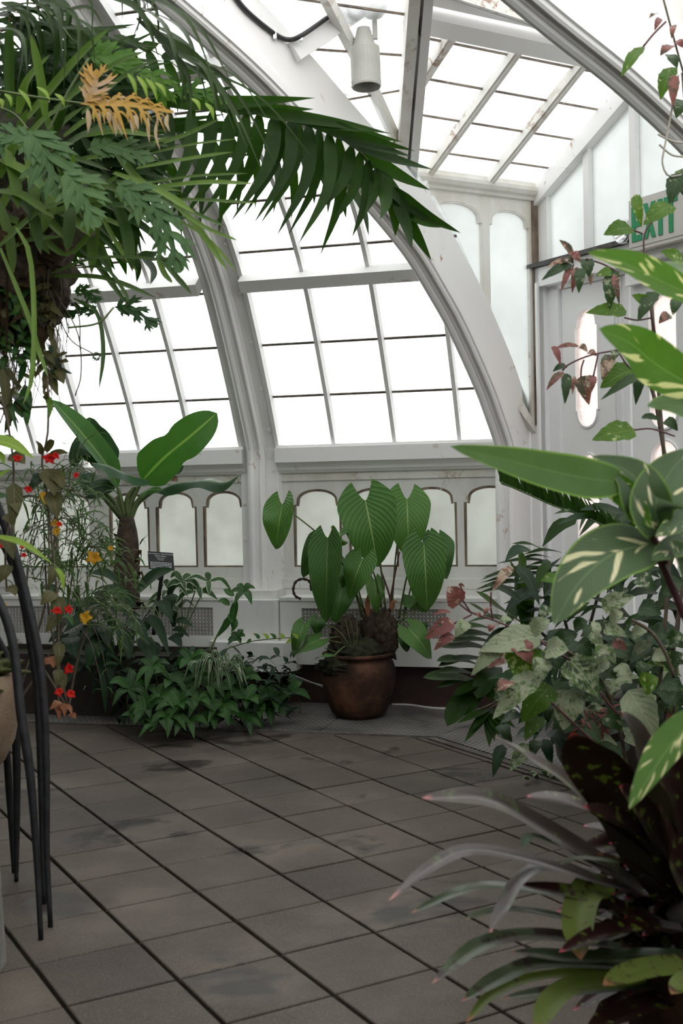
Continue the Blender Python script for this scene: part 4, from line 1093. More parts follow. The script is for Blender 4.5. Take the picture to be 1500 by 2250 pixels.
SH = [(420, 1452, 6.2), (436, 1540, 6.1), (540, 1490, 6.3), (515, 1512, 6.25), (597, 1530, 6.35), (566, 1560, 6.3), (470, 1575, 6.12), (410, 1590, 6.05), (285, 1512, 6.15), (335, 1465, 6.2), (350, 1530, 6.1), (375, 1495, 6.15), (322, 1560, 6.08), (488, 1545, 6.15), (535, 1580, 6.2), (300, 1575, 6.1), (375, 1575, 6.02), (455, 1500, 6.2), (640, 1520, 6.45), (420, 1500, 6.2), (590, 1550, 6.35), (540, 1535, 6.2), (395, 1545, 6.05), (350, 1590, 6.0)]
for x, y, d in SH:
    whorl(gc, x, y, d, 7, 54, 20, 'ground_green' if R.random() < .7 else 'green', up=.5, drop=.42)
    b = P(x, y, d); g_ = V((b.x+rv(.05), b.y+.12, max(.03, b.z-.3)))
    MB().tube(catmull([g_, (g_+b)/2+V((rv(.03), 0, .03)), b], 6), .003, 5).build('stem', M['stem_green'], gc)
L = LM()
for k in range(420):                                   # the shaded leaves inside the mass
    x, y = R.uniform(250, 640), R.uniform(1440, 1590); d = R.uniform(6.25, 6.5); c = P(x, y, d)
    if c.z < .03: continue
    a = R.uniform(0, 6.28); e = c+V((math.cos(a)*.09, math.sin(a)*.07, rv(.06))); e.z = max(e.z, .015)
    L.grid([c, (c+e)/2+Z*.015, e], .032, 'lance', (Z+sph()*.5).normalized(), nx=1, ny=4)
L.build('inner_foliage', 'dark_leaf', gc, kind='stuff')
# upright shoots and the runner over the foot block
rn = thing('green_runner_vine', 'green shoot climbing in front of the white plinth with a runner towards the pot', 'vine', P(470, 1420, 6.45))
stem(rn, [(455, 1445), (480, 1390), (510, 1340), (525, 1305), (535, 1295)], (.006, .003), d=6.45)
whorl(rn, 536, 1298, 6.45, 6, 36, 15, 'ground_green')
for p_ in ([(500, 1350), (515, 1370), (508, 1390)], [(505, 1330), (490, 1320), (478, 1322)], [(520, 1318), (512, 1350), (510, 1385)], [(505, 1355), (495, 1375), (478, 1400)], [(515, 1310), (500, 1300), (490, 1295)]):
    pleaf(rn, p_, 18, 'lance', 'ground_green', d=6.42)
stem(rn, [(455, 1450), (500, 1425), (560, 1408), (620, 1402), (660, 1400)], .0032, d=6.38)
whorl(rn, 522, 1405, 6.37, 6, 36, 15, 'ground_green', up=.8)
for x in (552, 570, 590, 606, 625, 640, 655): pleaf(rn, [(x, 1404), (x-6, 1396 if x % 4 else 1410), (x-14, 1392 if x % 4 else 1414)], 10, 'ovate', 'lime' if x % 3 else 'ground_green', d=6.37, ny=5)
# white striped clumps
st = thing('striped_spider_plant', 'clump of white striped arching leaves among the groundcover', 'plant', P(480, 1470, 6.15))
for k in range(26):
    a = PI*(.0+1.0*k/25)+rv(.1); c = P(480+rv(25), 1472+rv(10), 6.12); l = R.uniform(.08, .15)
    dr = V((math.cos(a), -.35+rv(.4), .35+rv(.2))).normalized(); e = c+dr*l-Z*R.uniform(.05, .16)
    leaf(st, [c, c+dr*l*.6+Z*.03, e], .019, 'lance', 'stripy', f=(.5, .8, 0), ny=8)
dc = thing('white_edged_dracaena', 'upright plant with white edged dark leaves below the plant label', 'plant', P(400, 1380, 6.6))
for cx, cy, n in ((400, 1278, 5), (428, 1300, 5), (375, 1300, 5), (458, 1278, 4), (350, 1330, 5), (385, 1345, 5)):
    whorl(dc, cx, cy, 6.6, n, 52, 17, 'white_stripe', up=.6, drop=.5)
    stem(dc, [(cx, cy), ((cx+400)/2, (cy+1390)/2), (400, 1400)], .004, d=6.6)
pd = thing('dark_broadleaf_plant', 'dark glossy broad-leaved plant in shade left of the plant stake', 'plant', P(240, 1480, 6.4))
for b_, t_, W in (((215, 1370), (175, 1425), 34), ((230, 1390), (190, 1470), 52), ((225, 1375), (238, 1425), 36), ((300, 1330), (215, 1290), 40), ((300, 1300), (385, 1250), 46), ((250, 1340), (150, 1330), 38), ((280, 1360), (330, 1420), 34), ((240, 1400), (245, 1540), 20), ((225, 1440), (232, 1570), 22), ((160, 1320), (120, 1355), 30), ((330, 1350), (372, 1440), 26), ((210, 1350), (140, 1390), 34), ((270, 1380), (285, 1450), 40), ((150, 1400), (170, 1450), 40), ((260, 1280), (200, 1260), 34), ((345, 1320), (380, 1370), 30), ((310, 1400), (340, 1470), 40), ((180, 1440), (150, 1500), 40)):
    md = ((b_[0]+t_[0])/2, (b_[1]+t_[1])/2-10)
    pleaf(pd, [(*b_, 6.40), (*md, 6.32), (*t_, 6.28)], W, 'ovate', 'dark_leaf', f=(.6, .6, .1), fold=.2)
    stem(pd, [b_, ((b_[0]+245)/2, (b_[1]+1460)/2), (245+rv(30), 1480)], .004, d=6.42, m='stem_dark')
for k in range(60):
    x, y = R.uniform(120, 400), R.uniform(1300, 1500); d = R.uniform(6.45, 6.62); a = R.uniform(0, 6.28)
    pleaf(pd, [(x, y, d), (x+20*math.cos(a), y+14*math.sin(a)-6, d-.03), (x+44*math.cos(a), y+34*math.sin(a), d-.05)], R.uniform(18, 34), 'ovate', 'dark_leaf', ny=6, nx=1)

# ------------------------------------------------------------------ wiry shrub with yellow flowers, nearer
DY = 4.9
ws = thing('wiry_shrub', 'tangled wiry shrub with narrow leaves and yellow flowers left of the banana', 'shrub', P(120, 1560, DY))
roots_ = [(60, 1560), (110, 1570), (150, 1560), (30, 1560)]
tw = []
HUB = [(95, 1130, 26), (60, 1240, 16), (165, 1225, 26), (205, 1345, 26), (130, 1050, 12)]
for hx, hy, n_ in HUB:
    stem(ws, [(R.choice(roots_)[0], 1560, DY), ((hx+100)/2+rv(20), (hy+1560)/2, DY), (hx, hy, DY)], (.006, .003), 'stem_brown', name='branch', n=5)
    for k in range(n_):
        a = R.gauss(-.35, 1.15); l = R.uniform(55, 150); d = DY+rv(.25); ox, oy = hx+rv(28), hy+rv(40)
        q = [(ox, oy, d), (ox+l*.5*math.cos(a), oy+l*.5*math.sin(a)-16, d-.04), (ox+l*math.cos(a), oy+l*math.sin(a)+R.uniform(0, 34), d-.08)]
        tw.append(q); stem(ws, q, (.0026, .0010), R.choice(['stem_brown', 'stem_green', 'stem_green', 'stem_white']), name='twig', n=4)
nl = 0
for q in tw:
    pp = catmull(px3(q), 14)
    for i in range(3, 15, 2):
        if nl > 290 or R.random() < .42: continue
        c = pp[i]; t = (pp[i]-pp[i-1]).normalized(); s_ = sph(); dr = (t*.6+s_*.8+V((.25, -.1, -.1))).normalized(); l = R.uniform(.055, .115)
        leaf(ws, [c, c+dr*l*.55+Z*.010, c+dr*l-Z*.022], R.uniform(.007, .012), 'thin', 'wiry', f=(.5, .6, 0), nx=1, ny=5); nl += 1
L = LM()
for k in range(520):                                   # the finest twigs and leaves
    q = R.choice(tw); pp = px3(q); c = pp[-1].lerp(pp[-2], R.random()*.9)+sph()*R.uniform(0, .09); dr = (sph()+V((.2, 0, -.1))).normalized(); l = R.uniform(.03, .07)
    L.grid([c, c+dr*l*.5+Z*.005, c+dr*l-Z*.01], R.uniform(.003, .006), 'thin', facing(c), nx=1, ny=4)
L.build('fine_leaves', 'wiry', ws, kind='stuff')
def flower(parent, x, y, d, r, m, n=5, f=None, tube=None):
    c = P(x, y, d); r = r*.9*d/FPX; fc = f or (facing(c, .8, .3, R.uniform(-.3, .3))); a = fc.orthogonal().normalized(); b = fc.cross(a); a0 = rv(1)
    L = LM()
    for i in range(n):
        th = a0+2*PI*i/n; dr = a*math.cos(th)+b*math.sin(th)
        rr_ = r*R.uniform(.75, 1.15); L.grid([c, c+dr*rr_*.55+fc*r*.25, c+dr*rr_+fc*r*rv(.25)], r*.80, 'ovate', fc, nx=1, ny=6)
    L.grid([c-fc*r*1.1, c-fc*r*.5, c], r*.5, 'strap', a, nx=1, ny=3); L.grid([c-fc*r*1.1, c-fc*r*.5, c], r*.5, 'strap', b, nx=1, ny=3)
    return L.build('flower', m, parent)
for x, y, r in ((97, 1092, 17), (206, 1227, 20), (187, 1358, 19), (124, 1168, 13), (120, 1150, 11), (243, 1205, 9), (4, 1340, 18)): flower(ws, x, y, DY-.25, r, 'yellow_petal')

# ------------------------------------------------------------------ trailing vine with red flowers, hanging from the clump above
def red_vine(label, path, d, lv, fl, tail=None):
    t = thing('red_flowered_vine', label, 'vine', P(path[0][0], path[0][1], d))
    stem(t, path, .0038, 'stem_brown', d=d, k=24)
    for x, y, ex, ey, W, mm in lv:
        pleaf(t, [(x, y, d-.02), ((x+ex)/2+4, (y+ey)/2-4, d-.05), (ex, ey, d-.06)], W, 'ovate', mm, f=(.8, .4, 0), ny=7)
    for x, y, r in fl: flower(t, x, y, d-.07, r, 'red_petal')
    return t
B = 'vine_brown'
red_vine('red flowered vine with brown leaves hanging past the iron rods to the floor', [(104, 830), (106, 900), (104, 960), (92, 1010), (100, 1060), (110, 1150), (118, 1230), (125, 1300), (128, 1380), (128, 1450), (126, 1520), (132, 1560)], 3.75,
    [(98, 990, 120, 968, 26, B), (104, 1000, 150, 995, 18, B), (90, 1000, 78, 968, 13, B), (98, 1030, 120, 1090, 40, B), (110, 1035, 140, 1075, 30, B), (92, 1040, 60, 1080, 26, 'dark_leaf'), (108, 1080, 125, 1140, 40, B), (120, 1240, 105, 1290, 26, B), (118, 1300, 88, 1330, 34, B), (125, 1310, 130, 1370, 30, B), (125, 1350, 100, 1390, 30, B), (140, 1350, 160, 1375, 12, 'green'), (128, 1410, 125, 1470, 26, B), (130, 1480, 138, 1520, 24, B), (126, 1470, 122, 1510, 24, B), (130, 1540, 108, 1560, 18, 'salmon'), (132, 1545, 142, 1575, 16, 'salmon'), (120, 1550, 130, 1585, 12, 'salmon'), (140, 1548, 158, 1570, 12, 'salmon'), (150, 1570, 165, 1580, 14, 'salmon'), (112, 1450, 95, 1460, 26, 'salmon'), (105, 1445, 118, 1468, 22, 'salmon'), (104, 870, 108, 920, 16, 'hib_green'), (100, 880, 92, 860, 14, B)],
    [(107, 1008, 17), (122, 1002, 12), (125, 1342, 14), (150, 1340, 12), (152, 1470, 15), (130, 1520, 13), (155, 1525, 14), (62, 1075, 12), (167, 1045, 9), (130, 1152, 9)])
red_vine('second red flowered vine with large brown leaves at the left edge beside the iron rod', [(-20, 820), (10, 900), (25, 980), (30, 1050), (20, 1130), (12, 1220), (15, 1300)], 3.7,
    [(20, 1000, 55, 1020, 34, B), (30, 1060, 25, 1160, 38, B), (20, 1090, 40, 1130, 30, B), (10, 1130, 30, 1160, 26, B), (5, 1180, 30, 1230, 30, B), (15, 1240, 0, 1280, 30, B), (15, 1290, 35, 1310, 24, B), (0, 960, 40, 985, 24, B)],
    [(38, 1008, 12), (50, 1200, 10), (52, 1220, 9), (-2, 1200, 10)])

# ------------------------------------------------------------------ big light leaves poking in at the left edge
ll = thing('lime_leaved_plant', 'few large lime green leaves reaching in at the left edge', 'plant', P(-60, 1300, 3.3))
for q, W, mm in (([(-40, 965), (20, 975), (76, 1008)], 46, 'lime'), ([(-30, 1060), (0, 1045), (28, 1028)], 22, 'lime'), ([(-30, 1085), (0, 1090), (24, 1090)], 26, 'ground_green'), ([(-20, 1176), (50, 1195), (117, 1240)], 22, 'lime'), ([(120, 1245), (135, 1265), (140, 1298)], 14, 'lime'), ([(-30, 985), (0, 1000), (10, 1020)], 20, 'lime')):
    pleaf(ll, q, W, 'lance', mm, d=3.3, f=(.5, .8, 0), fold=.2)

# ------------------------------------------------------------------ iron stand, bowl, pedestal
ist = thing('iron_stand', 'stand of bent black iron rods rising from the paving at the left', 'plant stand', P(95, 2040, 3.5))
def ground_to(pts, dz, r, d0, d1, lab=None):
    """rod from a foot on the floor, changing depth evenly on the way up"""
    n = len(pts); q = [P(x, y, d0+(d1-d0)*i/(n-1)) for i, (x, y) in enumerate(pts)]; q[0] = FL(*pts[0])
    MB().tube(catmull(q, 44), [r*(.85+.85*min(1, i/15)) for i in range(45)], 10).build('rod', M['black_metal'], ist, smooth=True)
ground_to([(90, 2065), (80, 1875), (66, 1700), (47, 1575), (38, 1490), (28, 1413), (8, 1345), (-30, 1270)], 0, .0085, 3.43, 3.62)
ground_to([(111, 2037), (103, 1870), (102, 1700), (97, 1560), (86, 1445), (64, 1340), (40, 1245), (12, 1157), (-30, 1050), (-60, 940), (-70, 820), (-50, 720), (-20, 640)], 0, .0088, 3.53, 3.95)
ground_to([(97, 1985), (93, 1850), (88, 1650), (80, 1500), (66, 1400), (50, 1310), (25, 1230), (-30, 1120), (-90, 980), (-120, 800), (-90, 660), (-40, 600)], 0, .0085, 3.72, 4.0)
ground_to([(36, 1937), (37, 1800), (36, 1650), (30, 1540), (15, 1450), (-20, 1380)], 0, .0080, 3.95, 3.90)
ground_to([(30, 1917), (22, 1770), (14, 1650), (0, 1560), (-30, 1480)], 0, .0075, 4.02, 3.95)
bw = thing('stone_bowl', 'sandy stone bowl held at the left edge behind the iron rods', 'planter', (P(40, 1550, 3.85).x-.26, 3.85, .40))
M['sand'] = noisy('sandy_stone', [(.3, (.17, .115, .07)), (.6, (.26, .185, .12)), (.85, (.34, .26, .18))], 7, .85, .5, 70)
bc = V((P(40, 1550, 3.85).x-.26, 3.85, 0))
MB().lathe(bc, [(.06, .33), (.14, .36), (.205, .42), (.24, .49), (.257, .58), (.26, .66), (.255, .712), (.238, .715), (.225, .68)], 40).build('bowl_body', M['sand'], bw, smooth=True)
MB().lathe(bc, [(.05, 0), (.09, .02), (.05, .05), (.045, .25), (.07, .33)], 20).build('foot', M['sand'], bw, smooth=True)
MB().tube(catmull([bc+V((.08, -.1, .72)), P(-70, 1300, 3.45), P(-50, 1120, 3.32), P(-40, 965, 3.3)], 12), .006, 6).build('stem', M['stem_green'], ll, smooth=True); stem(ll, [(-20, 1176), (-50, 1200), (-60, 1260)], .004, d=3.3); stem(ll, [(117, 1240), (121, 1243), (124, 1249)], .002, d=3.3)
ms = MB()
o_ = lump(None, bc+V((0, 0, .715)), (.235, .235, .075), 'moss', 'moss_cushion', 5, .35, 22); tag(o_, 'yellow green moss cushion heaped in the sandy stone bowl', 'moss')
pb = thing('stone_pedestal', 'rough grey stone block cut off by the lower left edge', 'stone block', (P(10, 2000, 3.1).x-.2, 3.05, 0))
xr = P(12, 2000, 3.25).x
mb = MB(); mb.add([(xr-.5, 2.6, 0), (xr+.004, 2.6, 0), (xr, 3.25, 0), (xr-.5, 3.25, 0), (xr-.5, 2.62, .42), (xr-.008, 2.62, .42), (xr-.012, 3.23, .42), (xr-.5, 3.23, .42)], [(0, 3, 2, 1), (4, 5, 6, 7), (0, 1, 5, 4), (1, 2, 6, 5), (2, 3, 7, 6), (3, 0, 4, 7)])
M['grey_stone'] = noisy('rough_grey_stone', [(.3, (.10, .095, .085)), (.7, (.22, .21, .19))], 9, .9, .8, 40)
mb.build('block', M['grey_stone'], pb)
MB().hexa([V((xr-.5, 2.62, .42)), V((xr+.0, 2.62, .42)), V((xr-.004, 3.24, .42)), V((xr-.5, 3.24, .42)), V((xr-.5, 2.62, .46)), V((xr-.006, 2.62, .46)), V((xr-.01, 3.24, .46)), V((xr-.5, 3.24, .46))]).build('cap_slab', M['grey_stone'], pb)
# ================================================================== hanging clump of epiphytes, upper left
DE_ = 3.95
ep = thing('epiphyte_root_clump', 'dark hanging root clump with dry leaves at the left edge', 'root clump', P(30, 760, DE_))
lump(ep, P(20, 600, DE_), (.19, .16, .24), 'rootball', 'root_mass', 4, .35, 12, seed=2)
lump(ep, P(100, 640, DE_), (.075, .08, .12), 'rootball', 'root_mass', 3, .45, 14, seed=4)
lump(ep, P(-10, 420, DE_+.1), (.28, .2, .26), 'moss_dark', 'root_mass', 4, .35, 12, seed=6)
m = MB()
for k in range(240):
    c = P(R.uniform(-10, 135), R.uniform(540, 760), DE_+rv(.12)); l = R.uniform(.06, .26)
    q = [c, c+V((rv(.03), rv(.03), -l*.5)), c+V((rv(.05), rv(.04), -l))]; m.tube(catmull(q, 4), .0013, 3, cap=False)
m.build('hanging_roots', M['stem_brown'], ep, fix=False, kind='stuff')
MB().tube(px3([(95, 575, 3.9), (140, 530, 3.85), (205, 500, 3.8)]), [.05, .045, .03], 12).build('stump', noisy('grey_leaf_base', [(.3, (.09, .075, .05)), (.7, (.20, .17, .12))], 12, .8, .5, 40), ep, smooth=True)
for k in range(18):
    x, y = R.uniform(0, 135), R.uniform(540, 740); a = R.uniform(0, 6.28); l = R.uniform(22, 60)
    pleaf(ep, [(x, y, 3.82), (x+l*.5*math.cos(a), y+l*.5*math.sin(a)+4, 3.78), (x+l*math.cos(a), y+l*math.sin(a)+16, 3.78)], R.uniform(12, 26), 'lance', 'dry', name='dry_leaf', ny=6)
for q in ([(0, 505), (14, 530), (16, 560)], [(50, 470), (52, 520), (48, 560)], [(15, 560), (16, 700), (12, 830)]): pleaf(ep, [(x, y, 3.75) for x, y in q], 26 if q[2][1] < 700 else 6, 'lance', 'dry', name='dry_leaf')

# small-leaved trailing plants at the bottom of the clump
hg = thing('hanging_leafy_vine', 'cluster of small green and brown leaves trailing below the root clump', 'vine', P(40, 800, 3.85))
for k in range(105):
    x, y = R.uniform(-15, 120), R.uniform(620, 900)
    if x > 60 and y > 830: continue
    a = R.gauss(PI/2, .7); l = R.uniform(28, 62); mm = R.choice(['ground_green', 'ground_green', 'green', 'hib_green', 'vine_brown']) if x < 70 else R.choice(['vine_brown', 'vine_brown', 'dark_leaf'])
    pleaf(hg, [(x, y, 3.85+rv(.08)), (x+l*.5*math.cos(a), y+l*.45*math.sin(a), 3.8), (x+l*math.cos(a), y+l*math.sin(a), 3.8)], R.uniform(13, 24), 'lance' if x < 60 else 'ovate', mm, ny=7)
for q in ([(20, 660), (40, 760), (25, 880), (40, 930)], [(70, 650), (95, 740), (105, 830), (106, 880)], [(120, 640), (170, 730), (178, 820), (165, 870)], [(110, 640), (150, 740), (205, 778)], [(5, 740), (20, 860), (0, 930)], [(140, 640), (172, 690), (176, 770)]):
    stem(hg, q, .0022, 'stem_brown', d=3.84, n=5, k=14)
for x, y, ex, ey, W in ((120, 790, 150, 775, 24), (125, 800, 152, 795, 24), (128, 810, 140, 845, 24), (115, 820, 138, 842, 20), (100, 770, 118, 800, 24), (20, 880, 35, 850, 26), (5, 900, 30, 880, 26), (10, 850, 40, 955, 14), (8, 800, 20, 960, 22)): pleaf(hg, [(x, y, 3.8), ((x+ex)/2, (y+ey)/2-3, 3.78), (ex, ey, 3.77)], W, 'ovate', 'vine_brown' if W > 15 else 'green')
L = LM()
for k in range(90):
    d = sph(); c = P(212, 783, 3.85); e = c+d*R.uniform(.014, .02); L.grid([c+d*.008, c+d*.012, e], .005, 'ovate', facing(e), nx=1, ny=3)
L.build('seed_head', 'stripy', hg, kind='stuff', label='pale fluffy flower head')

# ------------------------------------------------------------------ strap-leaved bromeliad
sb = thing('strap_leaved_bromeliad', 'big tuft of light green strap leaves spreading from the hanging clump', 'bromeliad', P(70, 520, 3.85))
def strap(pts, W, m='strap', d0=3.75, f=(.55, .6, 0), **k): pleaf(sb, [(x, y, d0-.04*i) for i, (x, y) in enumerate(pts)], W, 'strap', m, f=f, fold=.22, ny=10, **k)
EXP = [([(22, 260), (20, 150), (21, 36)], 22), ([(100, 260), (88, 170), (68, 75)], 20), ([(60, 260), (160, 140), (240, 62)], 26), ([(120, 240), (240, 150), (320, 112)], 20), ([(180, 250), (270, 170), (348, 130)], 18), ([(70, 360), (130, 280), (185, 235)], 24),
       ([(300, 330), (400, 300), (487, 260)], 17), ([(320, 340), (420, 318), (522, 305)], 9), ([(300, 370), (410, 350), (512, 334)], 14), ([(280, 410), (420, 388), (545, 381)], 10), ([(290, 420), (440, 402), (560, 404)], 17), ([(300, 440), (440, 440), (572, 447)], 12), ([(250, 380), (350, 420), (430, 470)], 20), ([(310, 420), (380, 450), (500, 500)], 16), ([(380, 450), (450, 500), (525, 530)], 12), ([(380, 440), (440, 510), (500, 595)], 16), ([(360, 470), (450, 520), (522, 600)], 9),
       ([(210, 400), (206, 500), (201, 602)], 27), ([(160, 420), (154, 480), (147, 556)], 27), ([(240, 420), (275, 500), (291, 598)], 26), ([(220, 470), (262, 545), (303, 600)], 11), ([(350, 560), (380, 600), (421, 647)], 15), ([(345, 560), (360, 600), (378, 622)], 14), ([(120, 400), (112, 450), (92, 515)], 26), ([(250, 330), (310, 400), (400, 440)], 20),
       ([(90, 480), (180, 440), (270, 380)], 24), ([(60, 420), (120, 350), (170, 300)], 24), ([(40, 330), (100, 260), (160, 230)], 22), ([(130, 330), (200, 290), (260, 280)], 22), ([(190, 350), (300, 330), (372, 300)], 18), ([(230, 345), (330, 318), (370, 322)], 18), ([(160, 370), (240, 400), (320, 480)], 22), ([(70, 500), (150, 560), (230, 470)], 18), ([(20, 430), (70, 470), (90, 560)], 24), ([(0, 390), (40, 300), (60, 240)], 26), ([(-10, 480), (40, 400), (120, 350)], 26), ([(0, 540), (80, 470), (150, 440)], 22)]
EXP += [([(-10, 420), (50, 430), (120, 480)], 26), ([(-10, 470), (60, 500), (110, 560)], 24), ([(0, 350), (60, 380), (110, 430)], 26), ([(20, 300), (70, 340), (100, 400)], 26), ([(-10, 520), (40, 500), (100, 500)], 22), ([(10, 560), (60, 530), (140, 520)], 20), ([(30, 430), (90, 470), (160, 540)], 24), ([(0, 300), (30, 380), (40, 460)], 26), ([(60, 330), (75, 420), (70, 500)], 24), ([(-5, 440), (20, 520), (30, 600)], 22), ([(140, 300), (200, 260), (250, 250)], 24), ([(100, 420), (190, 400), (290, 430)], 24), ([(150, 460), (250, 450), (340, 470)], 20), ([(180, 300), (260, 290), (340, 300)], 22), ([(120, 300), (150, 220), (200, 160)], 22), ([(40, 250), (60, 180), (110, 120)], 24), ([(200, 430), (300, 410), (400, 420)], 18), ([(60, 450), (140, 470), (200, 520)], 24)]
for q, W in EXP: strap(q, W, 'strap' if R.random() < .75 else 'strap_dark', 3.75+rv(.1))
for k in range(34):                                    # the crowded inner leaves
    x0, y0 = R.uniform(10, 160), R.uniform(330, 500); a = R.choice([R.gauss(-.5, .5), R.gauss(.1, .4), R.gauss(-1.6, .5), R.gauss(.9, .4)]); l = R.uniform(120, 260)
    strap([(x0, y0), (x0+l*.5*math.cos(a), y0+l*.5*math.sin(a)-12), (x0+l*math.cos(a), y0+l*math.sin(a)+14)], R.uniform(14, 24), R.choice(['strap', 'strap_dark', 'strap_dark', 'strap']), 3.95+rv(.1))
strap([(113, 601), (215, 567), (380, 570)], 12, 'strap_dark'); strap([(118, 607), (230, 612), (344, 655)], 17, 'strap_dark'); strap([(162, 656), (213, 688), (227, 773), (217, 858)], 10, 'strap_dark'); strap([(150, 590), (230, 590), (272, 640), (283, 665)], 9, 'strap_dark')
for q in ([(0, 545), (60, 690), (85, 770), (106, 830)], [(35, 500), (65, 560), (75, 700), (70, 830), (50, 890)]): strap(q, 11, 'strap', 3.6)

# ------------------------------------------------------------------ cut-leaved philodendron
ph = thing('cut_leaved_philodendron', 'climber with deeply cut leaves, one of them dying to yellow, in the hanging clump', 'climbing plant', P(80, 420, 3.6))
RP = random.Random(5)
lobed(ph, [(62, 285), (95, 330), (128, 425)], 135, 'philo', 3.45, rnd=RP); lobed(ph, [(140, 375), (170, 410), (212, 490)], 120, 'philo', 3.45, rnd=RP)
lobed(ph, [(70, 300), (20, 300), (-20, 330)], 90, 'philo', 3.45, rnd=RP); lobed(ph, [(255, 400), (300, 430), (350, 490)], 100, 'philo', 3.55, rnd=RP)
lobed(ph, [(330, 440), (365, 500), (392, 590)], 110, 'philo', 3.55, rnd=RP, droop=.2); lobed(ph, [(195, 128), (240, 125), (300, 150)], 110, 'philo_light', 3.75, rnd=RP, slim=.5); lobed(ph, [(380, 205), (440, 200), (500, 225)], 70, 'philo_light', 3.75, rnd=RP)
lobed(ph, [(250, 675), (290, 678), (340, 715)], 74, 'ground_green', 3.9, rnd=RP, slim=.42); lobed(ph, [(215, 690), (180, 678), (150, 690)], 55, 'ground_green', 3.9, rnd=RP); lobed(ph, [(190, 330), (250, 320), (330, 350)], 100, 'philo', 3.7, rnd=RP); lobed(ph, [(300, 160), (350, 175), (370, 215)], 80, 'philo_light', 3.8, rnd=RP, droop=.3); lobed(ph, [(160, 640), (190, 640), (215, 660)], 50, 'ground_green', 3.92, rnd=RP)
yl = lobed(ph, [(175, 228), (270, 228), (372, 245)], 100, 'philo_yellow', 3.40, rnd=RP, droop=.75, slim=.22, pairs=6); yl['label'] = 'dying yellow cut leaf'
lobed(ph, [(186, 226), (206, 195), (212, 160)], 95, 'philo_yellow', 3.40, rnd=RP, slim=.3)['label'] = 'dying yellow cut leaf'
for x, y, l in ((192, 238, 55), (218, 240, 60), (250, 245, 55), (262, 250, 48), (290, 250, 45), (298, 248, 38), (325, 255, 60), (345, 262, 70), (368, 250, 40), (240, 238, 40)):
    pleaf(ph, [(x, y, 3.39), (x+rv(4), y+l*.5, 3.38), (x+R.uniform(0, 10), y+l, 3.38)], R.uniform(7, 13), 'lance', 'philo_tan', name='withered_lobe', ny=7, wave=.4)
for q in ([(0, 200), (90, 215), (185, 228)], [(-20, 230), (30, 250), (62, 285)], [(150, 720), (215, 710), (250, 675)], [(60, 300), (110, 350), (140, 375)], [(195, 128), (150, 200), (100, 300)]): stem(ph, q, .0035, 'stem_green', d=3.5)
for x, y, ex, ey in ((10, 205, 25, 235), (40, 195, 70, 245), (80, 190, 110, 222), (120, 205, 142, 235), (-5, 215, 5, 240), (280, 160, 300, 215), (300, 165, 325, 220), (320, 170, 345, 222), (340, 180, 365, 215), (420, 215, 440, 245), (450, 225, 470, 265)): pleaf(ph, [(x, y, 3.45), ((x+ex)/2+4, (y+ey)/2-4, 3.43), (ex, ey, 3.43)], 11, 'lance', 'lime', ny=6)

# ------------------------------------------------------------------ dark palm with the long frond to the right
pa = thing('dark_palm', 'palm whose long dark frond arches right across the windows', 'palm', (P(-190, 500, 4.5).x, 4.5, 0))
MB().tube(catmull([V((P(-190, 500, 4.5).x, 4.5, 0)), V((P(-190, 500, 4.5).x-.05, 4.5, 1.2)), P(-120, 280, 4.5)], 12), [.06]*13, 10).build('trunk', M['stem_brown'], pa, smooth=True)
def frond(parent, rach, low, upl, d, W, m, r=.006, spread=.25, t0=.08):
    rp_ = px3([(x, y, d) for x, y in rach]); n = 60; pp = catmull(rp_, n)
    fr_ = MB().tube(pp[::2], [r*(1-.75*i/(n/2)) for i in range(n//2+1)], 6).build('frond', M['stem_green'], parent, smooth=True)
    for tips, sg in ((low, 1), (upl, -1)):
        for i, (x, y) in enumerate(tips):
            t = t0+(1-t0)*(i+.5)/len(tips); c = pp[min(n, int(t*n))]; e = P(x, y, d-.10+rv(.12)); tg = (pp[min(n, int(t*n)+1)]-pp[max(0, int(t*n)-1)]).normalized()
            md = c.lerp(e, .45) + tg*(e-c).length*spread*.4
            leaf(fr_, [c, md, e], W*d/FPX*R.uniform(.85, 1.1), 'leaflet', m, f=(.9, .25, rv(.5)), name='leaflet', fold=.25, ny=9, nx=1)
frond(pa, [(-60, 330), (150, 255), (350, 232), (510, 240), (600, 248), (660, 263), (733, 293), (797, 340), (850, 405), (890, 470)],
      [(170, 420), (200, 440), (230, 450), (270, 470), (300, 480), (330, 500), (360, 495), (395, 490), (430, 492), (470, 498), (507, 487), (533, 478), (558, 490), (572, 492), (608, 518), (633, 517), (655, 537), (703, 562), (693, 470), (728, 492), (773, 522), (800, 474), (835, 482), (868, 520), (905, 548), (948, 573)],
      [(420, 170), (520, 190), (693, 215), (690, 240), (860, 294), (800, 290), (885, 312), (912, 332), (905, 345), (952, 373), (945, 418), (912, 482), (1012, 512), (985, 500)], 4.35, 31, 'palm')
frond(pa, [(-60, 380), (200, 300), (420, 280), (560, 300), (680, 345), (770, 400)],
      [(250, 480), (300, 520), (350, 500), (400, 530), (440, 500), (480, 520), (520, 470), (560, 460), (600, 470), (640, 480), (690, 450), (720, 470), (760, 480), (810, 520)],
      [(500, 250), (560, 270), (620, 290), (700, 330), (740, 350), (760, 365), (800, 390), (820, 410)], 4.55, 26, 'palm')
frond(pa, [(-60, 520), (120, 545), (250, 545), (330, 570)], [(155, 590), (190, 585), (232, 580), (254, 595), (278, 606), (300, 622), (330, 625)], [(200, 520), (260, 525), (300, 530), (350, 550)], 4.5, 22, 'palm')
